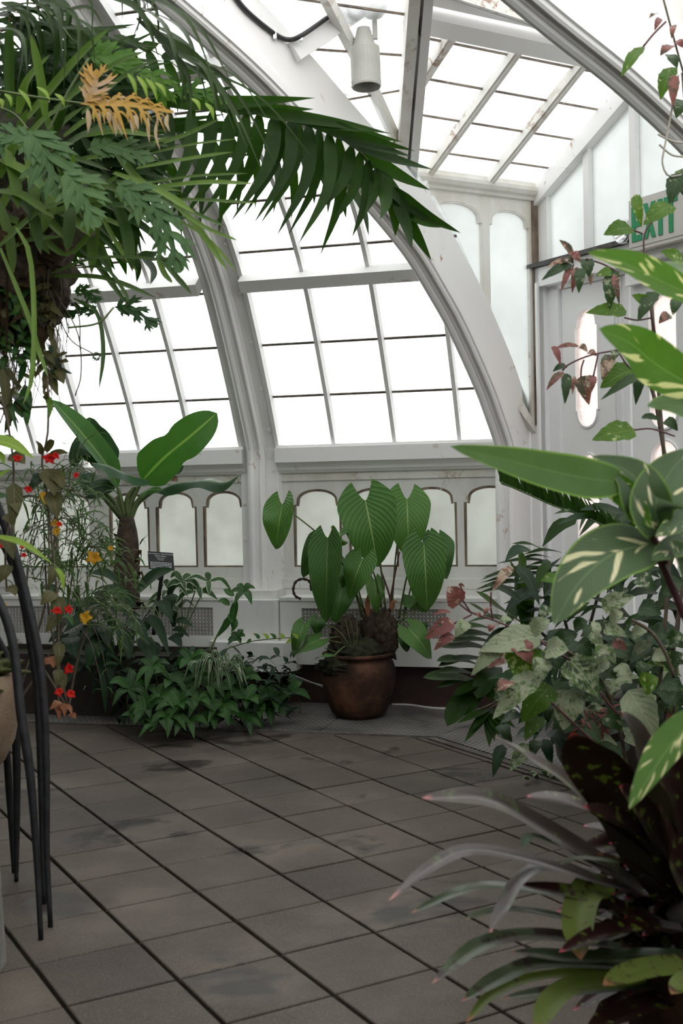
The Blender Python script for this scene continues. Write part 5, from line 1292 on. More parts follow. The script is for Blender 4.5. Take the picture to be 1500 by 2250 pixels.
frond(pa, [(-60, 250), (100, 130), (220, 105), (330, 110), (420, 170)], [(60, 260), (120, 260), (170, 240), (210, 230), (250, 220), (300, 230), (340, 230), (390, 250), (430, 260)], [(60, 60), (120, 50), (180, 55), (240, 60), (300, 75), (350, 95), (400, 110), (450, 150)], 4.6, 24, 'palm')
# fine palm from above
pf = thing('fine_leaved_palm', 'fine-leaved palm fronds sweeping down from the top left corner', 'palm', (P(-420, 100, 4.4).x, 4.4, 0))
MB().tube(catmull([V((P(-420, 100, 4.4).x, 4.4, 0)), V((P(-420, 100, 4.4).x+.03, 4.4, 1.6)), P(-60, -90, 4.1)], 12), [.05]*13, 10).build('trunk', M['stem_brown'], pf, smooth=True)
def fine(x0, y0, x1, y1, W, mm='palm_fine', d=3.6, bow=(25, -35)):
    pleaf(pf, [(x0, y0, d+.15), ((x0+x1)/2+bow[0], (y0+y1)/2+bow[1], d), (x1, y1, d-.05)], W, 'leaflet', mm, f=(.7, .4, rv(.5)), fold=.2, ny=12, nx=1, name='leaflet')
stem(pf, [(-60, -90), (100, -60), (260, -10), (340, 60), (385, 130)], (.009, .003), d=3.65, name='rachis'); stem(pf, [(-60, -60), (40, -20), (110, 30), (160, 90)], (.008, .003), d=3.75, name='rachis')
for x0, y0, x1, y1, W in ((210, -20, 352, 135, 17), (170, -30, 330, 60, 12), (290, -30, 520, 205, 12), (300, -20, 470, 175, 11), (270, 0, 400, 180, 22), (320, 20, 445, 200, 18), (330, 60, 515, 285, 12), (300, 40, 420, 270, 15), (340, 80, 495, 270, 24), (350, 70, 612, 372, 10), (360, 110, 580, 385, 9), (345, 90, 520, 300, 12), (370, 120, 560, 340, 8), (380, 130, 690, 350, 6), (330, 50, 460, 240, 10), (280, -10, 350, 110, 10), (260, -20, 300, 90, 9), (150, -20, 200, 100, 8), (120, 0, 170, 160, 12), (60, -20, 138, 130, 16), (90, 20, 140, 200, 8), (40, -10, 130, 50, 14), (0, -20, 90, 60, 14), (20, 10, 120, 90, 12), (60, 20, 180, 80, 10), (100, 40, 230, 60, 9), (130, 60, 210, 150, 8), (-20, 20, 70, 110, 14), (-20, 60, 60, 160, 12), (0, -40, 60, 30, 16), (20, -40, 110, 20, 14), (200, -40, 270, 60, 8), (230, -40, 330, 40, 9), (310, -30, 330, 30, 20), (300, 0, 285, 100, 8), (370, 110, 480, 260, 12), (375, 120, 600, 280, 6), (355, 100, 420, 300, 12), (365, 110, 395, 260, 10), (350, 90, 545, 330, 14)):
    fine(x0, y0, x1, y1, W, d=3.6+rv(.12))
for k in range(26): 
    x, y = R.uniform(-20, 150), R.uniform(-20, 60); fine(x, y, x+R.uniform(20, 130), y+R.uniform(60, 170), R.uniform(10, 18), R.choice(['palm', 'palm_fine']), 3.9+rv(.1))
L = LM()
for k in range(760):                                   # the dark depth of the crown behind
    x, y = R.uniform(-30, 300), R.uniform(60, 470)
    if x > 250+(y-60)*.3: continue
    d = 4.25+rv(.2); a = R.uniform(-.6, 1.6); l = R.uniform(60, 150); q = px3([(x, y, d), (x+l*.5*math.cos(a), y+l*.5*math.sin(a)-6, d), (x+l*math.cos(a), y+l*math.sin(a), d)])
    L.grid(q, R.uniform(14, 26)*d/FPX, 'leaflet', facing(q[0]), nx=1, ny=5)
L.build('inner_fronds', 'palm', pf, kind='stuff')
# ================================================================== right: dark ferny planting by the wall
DF = 4.95
def z7(x, y, d=None): return (920+x/2.586, 1180+y/2.586) + ((d,) if d else ())
def z6(x, y, d=None): return (1160+x/4.41, 480+y/4.41) + ((d,) if d else ())
def z5(x, y, d=None): return (1100+x/3.75, 780+y/3.75) + ((d,) if d else ())
dp = thing('dark_planter_pot', 'tall dark brown planter standing on the floor plates under the right-hand shrubs', 'planter', V((P(1322, 1640, 5.25).x, 5.25, .009)))
pcx = V((P(1322, 1640, 5.25).x, 5.25, .009))
MB().lathe(pcx, [(.165, 0), (.20, .06), (.215, .16), (.212, .26), (.20, .32), (.215, .34), (.205, .36), (.18, .35), (.17, .30), (.02, .31)], 36).build('pot_body', noisy('dark_glazed_pot', [(.3, (.02, .012, .009)), (.7, (.05, .03, .022))], 7, .4), dp, smooth=True)
df = thing('dark_fern_palm', 'dark green palm-like plant with long narrow leaflets beside the door', 'plant', P(1260, 1560, DF+.2))
def dfl(b_, t_, W, m='palm', d=DF, sag=-8, sh='lance', dd=0): 
    b_, t_ = z7(*b_), z7(*t_); pleaf(df, [(*b_, d+.1), ((b_[0]+t_[0])/2, (b_[1]+t_[1])/2+sag, d), (*t_, d-.05+dd)], W*1.25/2.586, sh, m, f=(.45, .8, 0), fold=.2, ny=9)
for b_, t_, W in (((340, 830), (22, 800), 75), ((340, 730), (100, 705), 62), ((330, 790), (102, 770), 55), ((400, 640), (128, 628), 66), ((430, 570), (200, 565), 64), ((430, 530), (205, 520), 50), ((360, 690), (110, 735), 50), ((420, 600), (160, 600), 50), ((330, 830), (100, 855), 40),
                  ((330, 840), (160, 1075), 95), ((350, 850), (255, 1015), 85), ((440, 740), (330, 920), 90), ((420, 820), (200, 900), 60), ((470, 820), (400, 930), 60)):
    dfl(b_, t_, W*1.1, 'palm', DF-.1, sh='strap')
for t_ in ((215, 1060), (258, 1168), (400, 1195), (458, 1138), (505, 1118), (548, 1085), (300, 1100), (430, 1160)): dfl((400, 975), t_, 48, 'palm', DF-.2, sag=0)
stem(df, [z7(430, 860), z7(440, 930), z7(330, 985)], .004, 'stem_brown', d=DF-.2); stem(df, [z7(400, 975), z7(440, 950), z7(520, 900)], .004, 'stem_brown', d=DF-.2)
dfl((745, 925), (645, 1168), 40, 'dark_leaf', DF-.3, sag=4); dfl((640, 1000), (593, 1145), 12, 'strap_dark', DF-.3)
for t_, b_, W in (((525, 38), (730, 85), 46), ((440, 150), (770, 145), 36), ((362, 228), (750, 175), 44), ((345, 262), (760, 205), 38), ((322, 298), (640, 255), 46), ((590, 100), (820, 90), 36), ((620, 160), (800, 175), 34), ((350, 245), (560, 210), 28), ((560, 130), (760, 120), 30), ((600, 190), (790, 215), 30), ((330, 320), (600, 300), 36), ((480, 380), (700, 360), 40)):
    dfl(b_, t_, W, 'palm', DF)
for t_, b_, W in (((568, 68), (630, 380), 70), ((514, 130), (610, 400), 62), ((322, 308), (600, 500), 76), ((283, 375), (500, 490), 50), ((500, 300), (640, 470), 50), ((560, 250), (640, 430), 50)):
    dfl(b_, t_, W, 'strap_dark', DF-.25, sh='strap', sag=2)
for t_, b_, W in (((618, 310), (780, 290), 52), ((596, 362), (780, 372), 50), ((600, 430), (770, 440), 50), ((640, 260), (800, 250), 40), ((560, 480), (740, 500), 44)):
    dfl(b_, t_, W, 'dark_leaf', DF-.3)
# the near frond beside the door
rp_ = px3([z5(0, 1050, 4.7), z5(230, 1150, 4.6), z5(430, 1240, 4.5), z5(620, 1305, 4.4), z5(850, 1410, 4.3), z5(1030, 1540, 4.2)]); pp = catmull(rp_, 40)
nf = MB().tube(pp, .0035, 5).build('frond', M['stem_green'], df, smooth=True)
for i in range(0, 40):
    c = pp[i]; l = .085+.10*math.sin(PI*min(1, (i+4)/34))
    for sg in ((-.25, .1, .95), (.35, -.4, -.05)) if i > 8 and i % 3 == 0 else ((-.30, .1, .95),):
        dr = (V(sg)+V((rv(.08), rv(.1), rv(.06)))).normalized(); e = c+dr*l*(1 if sg[2] > .5 else .35)
        leaf(nf, [c, c+dr*l*.25+V((.01, 0, 0)), e], .019, 'leaflet', 'palm', f=(.9, .2, rv(.6)), name='leaflet', nx=1, ny=6)
leaf(df, px3([z5(0, 1050, 4.7), z5(60, 1070, 4.68), z5(250, 1140, 4.62)]), .028, 'lance', 'palm', f=(.5, .8, 0), name='leaflet')
pleaf(df, [z5(860, 1400, 4.35), z5(850, 1480, 4.33), z5(810, 1570, 4.32)], 36, 'strap', 'dark_leaf')
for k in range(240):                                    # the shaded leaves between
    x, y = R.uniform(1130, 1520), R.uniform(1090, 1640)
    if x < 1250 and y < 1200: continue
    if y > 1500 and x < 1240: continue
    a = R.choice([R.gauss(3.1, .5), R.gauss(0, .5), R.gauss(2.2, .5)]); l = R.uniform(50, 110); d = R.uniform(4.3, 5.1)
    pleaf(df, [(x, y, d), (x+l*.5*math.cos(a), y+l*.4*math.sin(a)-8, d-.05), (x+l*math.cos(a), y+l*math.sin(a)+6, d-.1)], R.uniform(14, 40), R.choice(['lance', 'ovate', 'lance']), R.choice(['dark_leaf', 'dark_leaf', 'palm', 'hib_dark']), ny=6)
for q in ([(1260, 1560), (1240, 1450), (1180, 1380)], [(1260, 1560), (1250, 1400), (1200, 1260)], [(1270, 1560), (1290, 1400), (1330, 1250)], [(1260, 1560), (1200, 1500), (1090, 1480)]): stem(df, [(x, y, DF+.15) for x, y in q], .007, 'stem_dark')

# ================================================================== variegated hibiscus
DH = 3.75
hi = thing('variegated_hibiscus', 'tall shrub with pink, cream and green mottled leaves at the right', 'shrub', V((P(1420, 1700, 4.1).x, 4.1, 0)))
def hl(zf, b_, t_, W, m, d=DH, sc=1., bow=-4, f=(.8, .4, 0), stalk=None):
    b_, t_ = zf(*b_)[:2], zf(*t_)[:2]; dd = rv(.08)
    pleaf(hi, [(*b_, d+dd), ((b_[0]+t_[0])/2, (b_[1]+t_[1])/2+bow, d+dd-.03), (*t_, d+dd-.03)], W/sc, 'ovate', m, f=(f[0], f[1], f[2]+rv(.35)), fold=.22, ny=10, wave=.08, serr=.04)
PK, PL, GR, DK = 'hib_pink', 'hib_pale', 'hib_green', 'hib_dark'
for b_, t_, W, m in (((440, 370), (300, 205), 90, PK), ((430, 400), (178, 472), 76, PK), ((420, 440), (128, 600), 120, DK), ((410, 470), (318, 705), 66, PK), ((470, 470), (425, 725), 74, PK), ((510, 480), (490, 725), 110, DK), ((560, 390), (590, 570), 140, DK), ((600, 520), (605, 650), 66, PK), ((430, 340), (500, 420), 90, PK), ((360, 380), (440, 440), 80, PK),
                      ((820, 505), (790, 885), 170, DK), ((830, 540), (885, 845), 66, PK), ((850, 520), (650, 560), 110, GR), ((955, 900), (555, 915), 165, GR), ((1000, 90), (728, 160), 200, GR),
                      ((490, 1235), (255, 1260), 66, PK), ((245, 1235), (315, 1425), 76, PK), ((500, 1235), (575, 1295), 66, PK), ((580, 1295), (665, 1335), 66, PK), ((370, 1425), (236, 1485), 74, DK), ((340, 1485), (175, 1665), 86, PK), ((375, 1500), (355, 1800), 105, DK), ((440, 1530), (430, 1710), 60, PK), ((510, 1530), (590, 1810), 150, PK), ((620, 1520), (610, 1690), 96, PK), ((800, 1320), (715, 1570), 136, PK), ((850, 1285), (830, 1375), 95, DK),
                      ((1010, 1465), (695, 1645), 240, GR), ((1110, 1500), (700, 1760), 106, DK), ((1100, 1470), (1040, 1810), 120, DK), ((1190, 860), (1000, 740), 120, GR), ((1230, 710), (1060, 1000), 160, DK), ((1030, 2050), (615, 2150), 245, GR), ((1370, 930), (1265, 1020), 106, PK), ((1250, 560), (1190, 470), 90, GR), ((1500, 420), (1280, 320), 150, GR), ((1450, 780), (1400, 940), 120, DK), ((1330, 1500), (1420, 1700), 160, DK), ((1380, 560), (1480, 650), 90, GR), ((1100, 1920), (1290, 1960), 80, DK), ((1330, 1950), (1450, 2060), 110, DK)):
    hl(z6, b_, t_, W, m, sc=4.41)
for q, m in (([(860, 1275), (600, 1325), (400, 1410), (330, 1475)], 'stem_red'), ([(930, 962), (1060, 985), (1215, 960)], 'stem_red'), ([(1230, 1110), (1200, 960), (1180, 860)], 'stem_red'), ([(1020, 2050), (1200, 2040), (1420, 2110)], 'stem_red'), ([(680, 1300), (650, 1440), (630, 1530)], 'stem_red'), ([(540, 1370), (515, 1450), (510, 1540)], 'stem_red'), ([(440, 440), (420, 500), (400, 520)], 'stem_red'), ([(850, 510), (720, 440), (560, 390)], 'stem_red'), ([(1000, 110), (1060, 130), (1110, 150)], 'stem_red'), ([(1140, 520), (1120, 200), (1180, 60), (1300, -60)], 'stem_red'), ([(860, 1275), (1010, 1470), (1300, 1590), (1480, 1560)], 'stem_red')):
    stem(hi, [z6(*p) for p in q], .0030, m, d=DH, n=5)
def zt(x, y, d=None): return (750+x/2, y/2)
for b_, t_, W, m in (((1320, 205), (1228, 338), 66, GR), ((1390, 60), (1350, 80), 26, PK), ((1400, 80), (1375, 135), 30, PK), ((1450, 200), (1400, 245), 50, PK), ((1470, 180), (1500, 210), 40, PK), ((1440, 240), (1475, 300), 60, DK), ((1450, 295), (1400, 440), 80, GR), ((1460, 330), (1455, 470), 50, PK), ((1500, 440), (1470, 520), 70, DK), ((1290, 855), (1318, 1000), 50, GR), ((1450, 900), (1325, 990), 96, GR), ((1490, 760), (1440, 900), 90, DK), ((1500, 740), (1500, 860), 80, PL), ((1460, 110), (1450, 170), 30, PK)):
    hl(zt, b_, t_, W, m, sc=2.)
for q, m in (([(1410, -20), (1455, 150), (1485, 260), (1520, 380)], 'stem_brown'), ([(1425, 95), (1370, 150), (1325, 205)], 'stem_red'), ([(1390, 590), (1450, 620), (1510, 630)], 'stem_white'), ([(1480, 330), (1420, 640), (1410, 720), (1440, 775), (1510, 765)], 'stem_white'), ([(1395, 635), (1450, 680), (1510, 690)], 'stem_white')):
    stem(hi, [zt(*p) for p in q], .0034, m, d=DH, n=5)
# main stems down to the ground
for q in ([(1430, 660), (1450, 900), (1470, 1200), (1450, 1500), (1420, 1800)], [(1500, 160), (1530, 600), (1520, 1100), (1470, 1500), (1430, 1800)], [(1140, 1395), (1260, 1440), (1350, 1560), (1410, 1800)], [(1375, 760), (1430, 850), (1460, 1000)], [(1390, 1370), (1440, 1400), (1485, 1490), (1440, 1800)]):
    p3 = [P(x, y, DH+.12) for x, y in q]; p3[-1] = V((p3[-1].x if q[-1][1] > 1700 else p3[-1].x, p3[-1].y, 0.01 if q[-1][1] > 1700 else p3[-1].z)); MB().tube(catmull(p3, 16), .0065, 7).build('stem', M['stem_brown'], hi, smooth=True)
# low pink spray at the left of the mass
for b_, t_, W, m in (((225, 385), (165, 280), 125, PK), ((195, 480), (35, 582), 96, PK), ((275, 480), (205, 570), 80, PL), ((195, 555), (85, 645), 66, PK), ((180, 425), (75, 445), 30, PK), ((530, 165), (415, 312), 64, PK), ((400, 400), (370, 450), 40, PK), ((420, 500), (400, 540), 50, PK), ((320, 430), (350, 460), 40, PK), ((520, 460), (450, 500), 50, PL), ((240, 300), (250, 265), 40, PK)):
    hl(z7, b_, t_, W, m, sc=2.586)
for q in ([(700, 600), (560, 530), (420, 470), (300, 430), (225, 375)], [(300, 440), (240, 470), (180, 500)], [(410, 310), (408, 400), (420, 470)], [(300, 435), (250, 360), (235, 345)]): stem(hi, [z7(*p) for p in q], .0032, 'stem_red', d=DH, n=5)
# the mottled mass
for b_, t_, W, m in (((690, 560), (340, 650), 180, PL), ((610, 620), (560, 815), 215, GR), ((640, 630), (385, 745), 96, PK), ((700, 690), (690, 830), 120, PL), ((720, 645), (850, 640), 150, PL), ((850, 690), (1020, 905), 230, PL), ((680, 770), (418, 1035), 160, PL), ((750, 840), (580, 1055), 170, GR), ((860, 870), (820, 1100), 190, PL), ((640, 540), (745, 470), 110, PL), ((510, 560), (295, 790), 110, PL), ((520, 820), (445, 875), 90, PK), ((560, 600), (640, 720), 130, PK), ((600, 580), (700, 560), 110, PL), ((740, 400), (690, 470), 80, DK), ((760, 620), (900, 560), 120, DK),
                      ((1030, 630), (1120, 720), 96, PL), ((1120, 735), (1215, 805), 86, PL), ((1000, 770), (1130, 800), 96, DK), ((1330, 670), (1425, 700), 90, PL), ((1230, 650), (1325, 600), 70, PL), ((1190, 870), (1355, 1150), 200, PL), ((1050, 520), (1185, 565), 80, PL), ((1000, 480), (1015, 600), 60, PL), ((1040, 405), (1225, 335), 120, PL), ((1090, 480), (1160, 430), 90, PL), ((1270, 860), (1360, 800), 130, GR), ((1400, 740), (1500, 660), 120, DK), ((1380, 820), (1500, 860), 140, DK), ((1010, 740), (1090, 720), 120, PL), ((900, 600), (980, 680), 110, DK), ((950, 820), (1060, 870), 110, DK), ((1420, 600), (1510, 560), 110, DK), ((1210, 560), (1310, 520), 80, PL), ((1060, 1010), (1150, 1100), 110, DK), ((900, 760), (800, 820), 120, DK), ((1300, 720), (1240, 790), 90, DK), ((960, 560), (1050, 620), 80, PL), ((1420, 900), (1500, 960), 120, DK), ((1100, 600), (1180, 640), 70, PK), ((880, 520), (960, 480), 90, DK), ((1250, 400), (1380, 440), 120, DK), ((1300, 560), (1420, 560), 120, DK), ((1380, 300), (1500, 260), 140, DK), ((1240, 230), (1340, 300), 110, DK), ((1160, 120), (1060, 220), 90, DK), ((800, 240), (690, 250), 80, GR), ((980, 60), (780, 200), 70, GR)):
    hl(z7, b_, t_, W, m, sc=2.586, d=DH-.05)
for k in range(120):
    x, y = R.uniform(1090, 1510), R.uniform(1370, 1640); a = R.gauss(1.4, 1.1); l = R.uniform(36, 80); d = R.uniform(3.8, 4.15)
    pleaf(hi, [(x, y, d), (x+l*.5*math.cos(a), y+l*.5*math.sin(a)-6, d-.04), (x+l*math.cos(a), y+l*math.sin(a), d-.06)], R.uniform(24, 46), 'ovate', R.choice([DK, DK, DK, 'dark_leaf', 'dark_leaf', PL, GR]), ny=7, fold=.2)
for q in ([(1210, 470), (1320, 540), (1400, 660), (1450, 800)], ): stem(hi, [z7(*p) for p in q], .0055, 'salmon' if 0 else 'stem_brown', d=3.6)
for q in ([(755, 940), (880, 1060), (1030, 1200)], [(1030, 880), (1080, 950), (1140, 1020)], [(700, 600), (760, 640), (860, 700)]): stem(hi, [z7(*p) for p in q], .004, 'stem_red', d=3.7)
L = LM()
for k in range(60):
    c = P(1320+rv(45), 1580+rv(28), 3.85+rv(.06)); d = sph(); L.grid([c, c+d*.02, c+d*.035-Z*.01], .010, 'lance', facing(c), nx=1, ny=4)
L.build('withered_flowers', 'hib_pink', hi, kind='stuff')
fb = thing('fallen_leaf_cluster', 'few pale curled leaves on the paving at the foot of the shrubs', 'leaves', FL(1190, 1705))
for k in range(9):
    c = FL(1190+rv(40), 1706+rv(10), .012); a = R.uniform(0, 6.28); e = c+V((math.cos(a)*.06, math.sin(a)*.05, .015)); leaf(fb, [c, (c+e)/2+Z*.015, e], .03, 'ovate', R.choice([PL, DK]), f=Z, ny=6, wave=.2)

# ================================================================== shell ginger, near the camera
DG = 2.35
gi = thing('variegated_ginger', 'large ginger leaves with cream stripes on maroon stems, close at the right edge', 'plant', V((P(1640, 2000, DG+.1).x, DG+.1, 0)))
def gl_(q, W, m, f=(.8, .35, 0), d=DG, sh='blade', **k): k.setdefault('fold', .12); pleaf(gi, [(p[0], p[1], d-.04*i if len(p) < 3 else p[2]) for i, p in enumerate(q)], W, sh, m, f=f, nx=4, ny=20, **k)
gl_([(1375, 1060), (1270, 1048), (1140, 1018), (988, 980)], 92, 'ginger_plain', (.9, .25, 0), wave=.05)
gl_([(1335, 1056), (1385, 1095), (1432, 1160)], 62, 'ginger_bright', (.9, .1, -.4), d=2.36)
gl_([(1445, 1170, 2.34), (1440, 1110, 2.30), (1470, 1040, 2.34), (1520, 985, 2.40)], 120, 'ginger', (.8, .4, .3), d=2.36)
gl_([(1440, 1165, 2.34), (1420, 1100, 2.31), (1385, 1040, 2.34), (1300, 1002, 2.40)], 105, 'ginger', (.7, .6, -.2), d=2.36)
gl_([(1438, 1192), (1345, 1218), (1272, 1280), (1216, 1372)], 150, 'ginger', (.8, .5, -.1))
gl_([(1530, 655), (1440, 612), (1370, 578), (1290, 555)], 78, 'ginger_bright', (.8, .4, .1), fold=.3)
gl_([(1530, 588), (1440, 590), (1330, 560)], 62, 'ginger_plain', (.6, .8, 0), d=2.45)
gl_([(1530, 855), (1440, 800), (1385, 755), (1316, 722)], 112, 'ginger_bright', (.9, .3, .1))
gl_([(1530, 905), (1470, 890), (1422, 893)], 58, 'ginger_plain', (.8, .4, 0))
gl_([(1540, 1560), (1475, 1635), (1430, 1700), (1382, 1778)], 82, 'ginger_bright', (.8, .5, -.3), d=2.1, fold=.3)
gl_([(1530, 1190), (1480, 1205), (1432, 1232)], 70, 'ginger', (.8, .5, 0)); gl_([(1540, 1120), (1490, 1150), (1440, 1180)], 60, 'ginger', (.8, .5, 0)); gl_([(1540, 1290), (1500, 1230), (1470, 1190)], 80, 'ginger', (.8, .4, .3)); gl_([(1550, 1010), (1500, 1060), (1470, 1110)], 90, 'ginger_plain', (.8, .4, .3), d=2.45)
for q in ([(1330, 1056), (1385, 1108), (1430, 1165), (1452, 1235), (1500, 1345), (1550, 1470), (1600, 1700)], [(1438, 1192), (1450, 1200), (1460, 1240)], [(1530, 655), (1580, 800), (1600, 1200), (1610, 1600)]):
    stem(gi, q, (.006, .009), 'stem_red', d=DG, k=16)
MB().tube(catmull([P(1600, 1650, DG), P(1625, 2000, DG+.05), V((P(1640, 2000, DG+.1).x, DG+.1, .0))], 10), .010, 8).build('stem', M['stem_red'], gi, smooth=True)

# ================================================================== big bromeliad, lower right
DM = 2.30
br = thing('spotted_bromeliad', 'large bromeliad with maroon, spotted and grey green strap leaves, close at the lower right', 'bromeliad', V((P(1530, 2080, 2.45).x, 2.45, .30)))
def z8(x, y): return (840+x/2.273, 1560+y/2.273)
def bl(q, W, m, f=(.5, .75, 0), d0=2.42, d1=2.15, **k):
    n = len(q); pleaf(br, [(*z8(*p), d0+(d1-d0)*i/(n-1)) for i, p in enumerate(q)], W/2.273, 'strap', m, f=f, nx=3, ny=18, fold=.28, **k)
bl([(1200, 640), (950, 380), (720, 235), (558, 132)], 95, 'brom_grey', (.7, .6, -.2)); bl([(1300, 900), (820, 600), (520, 450), (195, 440)], 118, 'brom_grey', (.7, .6, 0)); bl([(1350, 930), (1000, 830), (700, 745), (440, 705), (250, 780), (28, 955)], 84, 'brom_grey', (.5, .8, 0))
bl([(1150, 880), (850, 785), (690, 850), (600, 1000), (538, 1115)], 88, 'brom_grey', (.7, .5, -.5)); bl([(1150, 980), (620, 885), (400, 905), (140, 1015)], 62, 'brom_green', (.4, .85, 0)); bl([(1150, 1090), (720, 1005), (530, 1010), (418, 1045)], 62, 'brom_green', (.4, .85, 0)); bl([(1200, 1190), (800, 1130), (500, 1175), (245, 1368)], 98, 'brom_green', (.5, .8, -.1))
bl([(1300, 1280), (820, 1265), (600, 1335), (395, 1455)], 96, 'brom_green', (.5, .8, 0)); bl([(1300, 1310), (820, 1325), (560, 1415), (415, 1565)], 56, 'brom_lime', (.6, .7, 0)); bl([(1350, 1330), (1020, 1370), (860, 1450), (770, 1620)], 140, 'brom_lime', (.7, .6, -.3)); bl([(1130, 870), (1020, 910), (975, 1050), (990, 1250)], 160, 'brom_lime', (.9, .2, 0), d1=2.2)
bl([(1450, 950), (1230, 520), (1060, 260), (945, 110)], 270, 'brom', (.85, .3, -.3)); bl([(1480, 760), (1370, 360), (1265, 150), (1195, 20)], 160, 'brom_grey', (.8, .4, 0)); bl([(1560, 760), (1450, 420), (1290, 245)], 150, 'brom', (.8, .3, .2)); bl([(1600, 600), (1460, 220), (1425, 20)], 170, 'brom', (.9, .2, .2)); bl([(1400, 760), (1020, 500), (718, 432)], 120, 'brom', (.6, .7, 0)); bl([(1550, 1020), (1320, 830), (1075, 715)], 84, 'brom', (.6, .7, 0))
bl([(1600, 1270), (1320, 1300), (1100, 1375)], 130, 'brom_lime', (.7, .6, 0)); bl([(1640, 1310), (1540, 1350), (1440, 1420)], 120, 'brom_lime', (.8, .5, 0)); bl([(1550, 1100), (1200, 1090), (880, 1210)], 110, 'brom', (.5, .8, 0)); bl([(1550, 1160), (1100, 960), (680, 870)], 110, 'brom', (.5, .8, 0), d1=2.3); bl([(1550, 1220), (1000, 1240), (640, 1210)], 100, 'brom_green', (.4, .9, 0), d1=2.3); bl([(1500, 1420), (1250, 1500), (1020, 1600)], 130, 'brom', (.6, .7, 0)); bl([(1500, 1350), (1000, 1400), (600, 1440)], 90, 'brom_green', (.4, .9, 0), d1=2.3); bl([(1600, 900), (1350, 600), (1180, 380)], 200, 'brom', (.8, .4, 0)); bl([(1560, 850), (1300, 620), (1000, 480)], 150, 'brom', (.7, .5, 0)); bl([(1600, 1000), (1420, 700), (1380, 480)], 200, 'brom', (.8, .4, .2)); bl([(1250, 770), (1000, 745), (890, 770)], 50, 'brom_green', (.4, .9, 0)); bl([(1200, 820), (780, 640), (700, 690)], 60, 'dark_leaf', (.5, .8, 0)); bl([(1300, 1150), (1150, 1020), (1080, 1010)], 60, 'brom_grey', (.5, .8, 0))
for k in range(80):
    a = R.uniform(1.75, 4.7); c = (1580+rv(80), 950+rv(320)); l = R.uniform(420, 720)
    bl([c, (c[0]+l*.5*math.cos(a), c[1]+l*.4*math.sin(a)-40), (c[0]+l*math.cos(a), c[1]+l*.8*math.sin(a)+rv(40))], R.uniform(80, 150), 'brom' if R.random() < .86 else 'brom_green', (.5, .7, rv(.3)), 2.60, 2.46)
bp = thing('bromeliad_pot', 'dark clay pot under the spotted bromeliad, hidden by its leaves', 'pot', V((P(1560, 2080, 2.5).x, 2.5, 0)))
MB().lathe(V((P(1560, 2080, 2.5).x, 2.5, .001)), [(.13, 0), (.17, .10), (.19, .26), (.20, .30), (.19, .32), (.16, .30), (.02, .29)], 30).build('pot_body', M['terra'], bp, smooth=True)
MB().tube(catmull([V((P(1560, 2080, 2.5).x, 2.5, .29)), P(1540, 2090, 2.47), P(1515, 2000, 2.45)], 6), .05, 10).build('stem', M['stem_dark'], br, smooth=True)
# ================================================================== fixtures
DL = 5.30
lp = thing('ceiling_lamp', 'white cylinder spotlight hanging from a round junction box under the roof', 'lamp', P(812, 10, DL))
s_ = DL/FPX
def lat(prof, cx, cy, tilt=(0, 0), n=28, name='shade', m='lamp_white'):
    """turned part: profile (radius px, drop px) hung from pixel cx, cy"""
    c = P(cx, cy, DL); ax = V((tilt[0], tilt[1], -1)).normalized(); a = ax.orthogonal().normalized(); b = ax.cross(a); vs = []; fs = []
    for r, z in prof:
        for j in range(n): th = 2*PI*j/n; vs.append(c+ax*z*s_+(a*math.cos(th)+b*math.sin(th))*r*s_)
    for i in range(len(prof)-1):
        for j in range(n): fs.append((i*n+j, i*n+(j+1) % n, (i+1)*n+(j+1) % n, (i+1)*n+j))
    return MB().add(vs, fs).build(name, M[m], lp, smooth=False)
lat([(2, 0), (14, 0), (15, 3), (24, 36), (25, 41), (27, 41), (27, 44)], 798, 62, (.03, 0), name='lamp_neck')
lat([(27, 0), (32, 2), (32.5, 6), (32.5, 84), (31.5, 88), (30, 88), (30, 20), (2, 18)], 801, 104, (.02, -.05), name='shade')
lat([(32.9, 0), (32.9, 2)], 801, 184, (.02, -.05), name='rim_band')
lat([(3, -20), (30, -20), (31, -14), (31, 12), (26, 22), (18, 30), (2, 31)], 820, 6, name='junction_box', m='lamp_white')
MB().bar(P(822, 32, DL), P(824, 86, DL), V((1, 0, 0)), .022, .022).build('arm', M['lamp_white'], lp)
lat([(1, 0), (5, 1), (5, 5), (1, 6)], 817, 74, name='pivot_bolt', m='steel')
MB().tube(px3([(764, 4, DL), (780, 2, DL), (795, 4, DL)]), .030, 12).build('conduit_fitting', M['lamp_white'], lp, smooth=True)
MB().tube(px3([(764, 8, DL-.02), (766, 14, DL-.02), (770, 15, DL-.02)]), .034, 12).build('gland', M['steel'], lp, smooth=True)
MB().tube(px3([(820, -14, DL), (822, -60, DL+.05), (824, -90, DL+.08)]), .012, 8).build('drop_rod', M['lamp_white'], lp, smooth=True)
cb_ = thing('black_cable', 'thick black cable looping along the roof purlin to the lamp', 'cable', P(640, 80, 5.4))
def on_rib(x, y, off=.042):
    """point on the right-hand face of the big rib"""
    r = FWD + CRT*((x-750)/FPX) + CUP*((1125-y)/FPX); p0 = G0 + HN*off
    return CAM + r*((p0-CAM).dot(HN)/r.dot(HN))
q = [on_rib(500, -30), on_rib(540, 22), on_rib(600, 72), on_rib(632, 87, .05)] + px3([(662, 78, 5.10), (720, 38, 5.19), (765, 6, 5.24), (790, -12, 5.27)])
MB().tube(catmull(q, 40), .0105, 10).build('cable_run', M['black_rubber'], cb_, smooth=True)
MB().tube(catmull(px3([(768, 0, 5.27), (764, 22, 5.26), (772, 36, 5.26), (790, 36, 5.27), (800, 26, 5.28)]), 20), .0105, 10).build('cable_tail', M['black_rubber'], cb_, smooth=True)
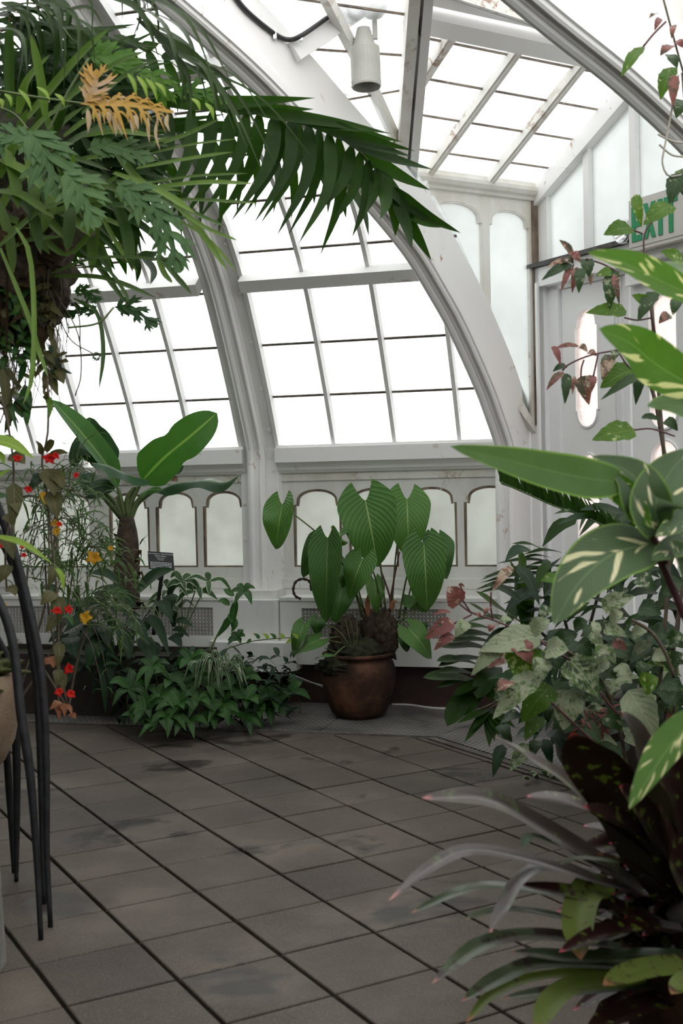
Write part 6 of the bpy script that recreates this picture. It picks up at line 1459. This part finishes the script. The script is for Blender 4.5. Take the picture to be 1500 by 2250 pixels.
for x, y in ((604, 76), (661, 80)):
    cp = on_rib(x, y) if x < 620 else P(x, y, 5.11); MB().bar(cp-Z*.02, cp+Z*.02, V((1, 0, 0)), .014, .026).build('clip', M['steel'], cb_)
# exit sign and its lamp head
xs_ = thing('exit_sign', 'off-white exit sign with green letters on the wall above the door', 'sign', F2(.72, DE-.06, 2.45))
def fs_(a, b, z): return F2(a, DE-.09+b, z)
M['sign_white'] = principled('sign_cream_plastic', (.62, .60, .56), .5); M['sign_green'] = principled('green_letter', (.008, .27, .10), .5)
MB().box(fs_, .535, .93, .0, .085, 2.445, 2.70).build('housing', M['sign_white'], xs_)
MB().box(fs_, .54, .925, -.004, .0, 2.463, 2.682).build('face_plate', M['sign_white'], xs_)
def glyph(rects, name='letter'):
    m = MB()
    for q in rects:
        m.hexa([fs_(a, -.0045, z) for a, z in q]+[fs_(a, -.009, z) for a, z in q])
    m.build(name, M['sign_green'], xs_)
zt_, zb_ = 2.662, 2.488
def rc(a0, a1, z0, z1): return [(a0, z0), (a1, z0), (a1, z1), (a0, z1)]
def dg_(a0, z0, a1, z1, w_=.026): return [(a0, z0), (a0+w_, z0), (a1+w_, z1), (a1, z1)]
glyph([rc(.562, .588, zb_, zt_), rc(.588, .632, zb_, zb_+.03), rc(.588, .626, 2.56, 2.59), rc(.588, .632, zt_-.03, zt_)])
glyph([dg_(.645, zb_, .70, zt_), dg_(.70, zb_, .645, zt_)])
glyph([rc(.745, .772, zb_, zt_)])
glyph([rc(.815, .842, zb_, zt_-.03), rc(.785, .872, zt_-.03, zt_)])
hd = thing('emergency_light_head', 'small chrome round lamp head beside the exit sign', 'lamp', F2(.475, DE-.08, 2.53))
c = F2(.462, DE-.02, 2.565); ax = -E2; a_ = E1
vs = []; fs = []; n = 28; pr = [(.001, 0), (.05, 0), (.06, .01), (.062, .05), (.056, .06), (.052, .055), (.03, .03), (.001, .02)]
for r, h in pr:
    for j in range(n): th = 2*PI*j/n; vs.append(c+ax*h+(E1*math.cos(th)+Z*math.sin(th))*r)
for i in range(len(pr)-1):
    for j in range(n): fs.append((i*n+j, i*n+(j+1) % n, (i+1)*n+(j+1) % n, (i+1)*n+j))
MB().add(vs, fs).build('reflector', M['steel'], hd, smooth=True)
MB().box(F2, .46, .525, DE-.05, DE-.005, 2.55, 2.58).build('bracket', M['sign_white'], hd)
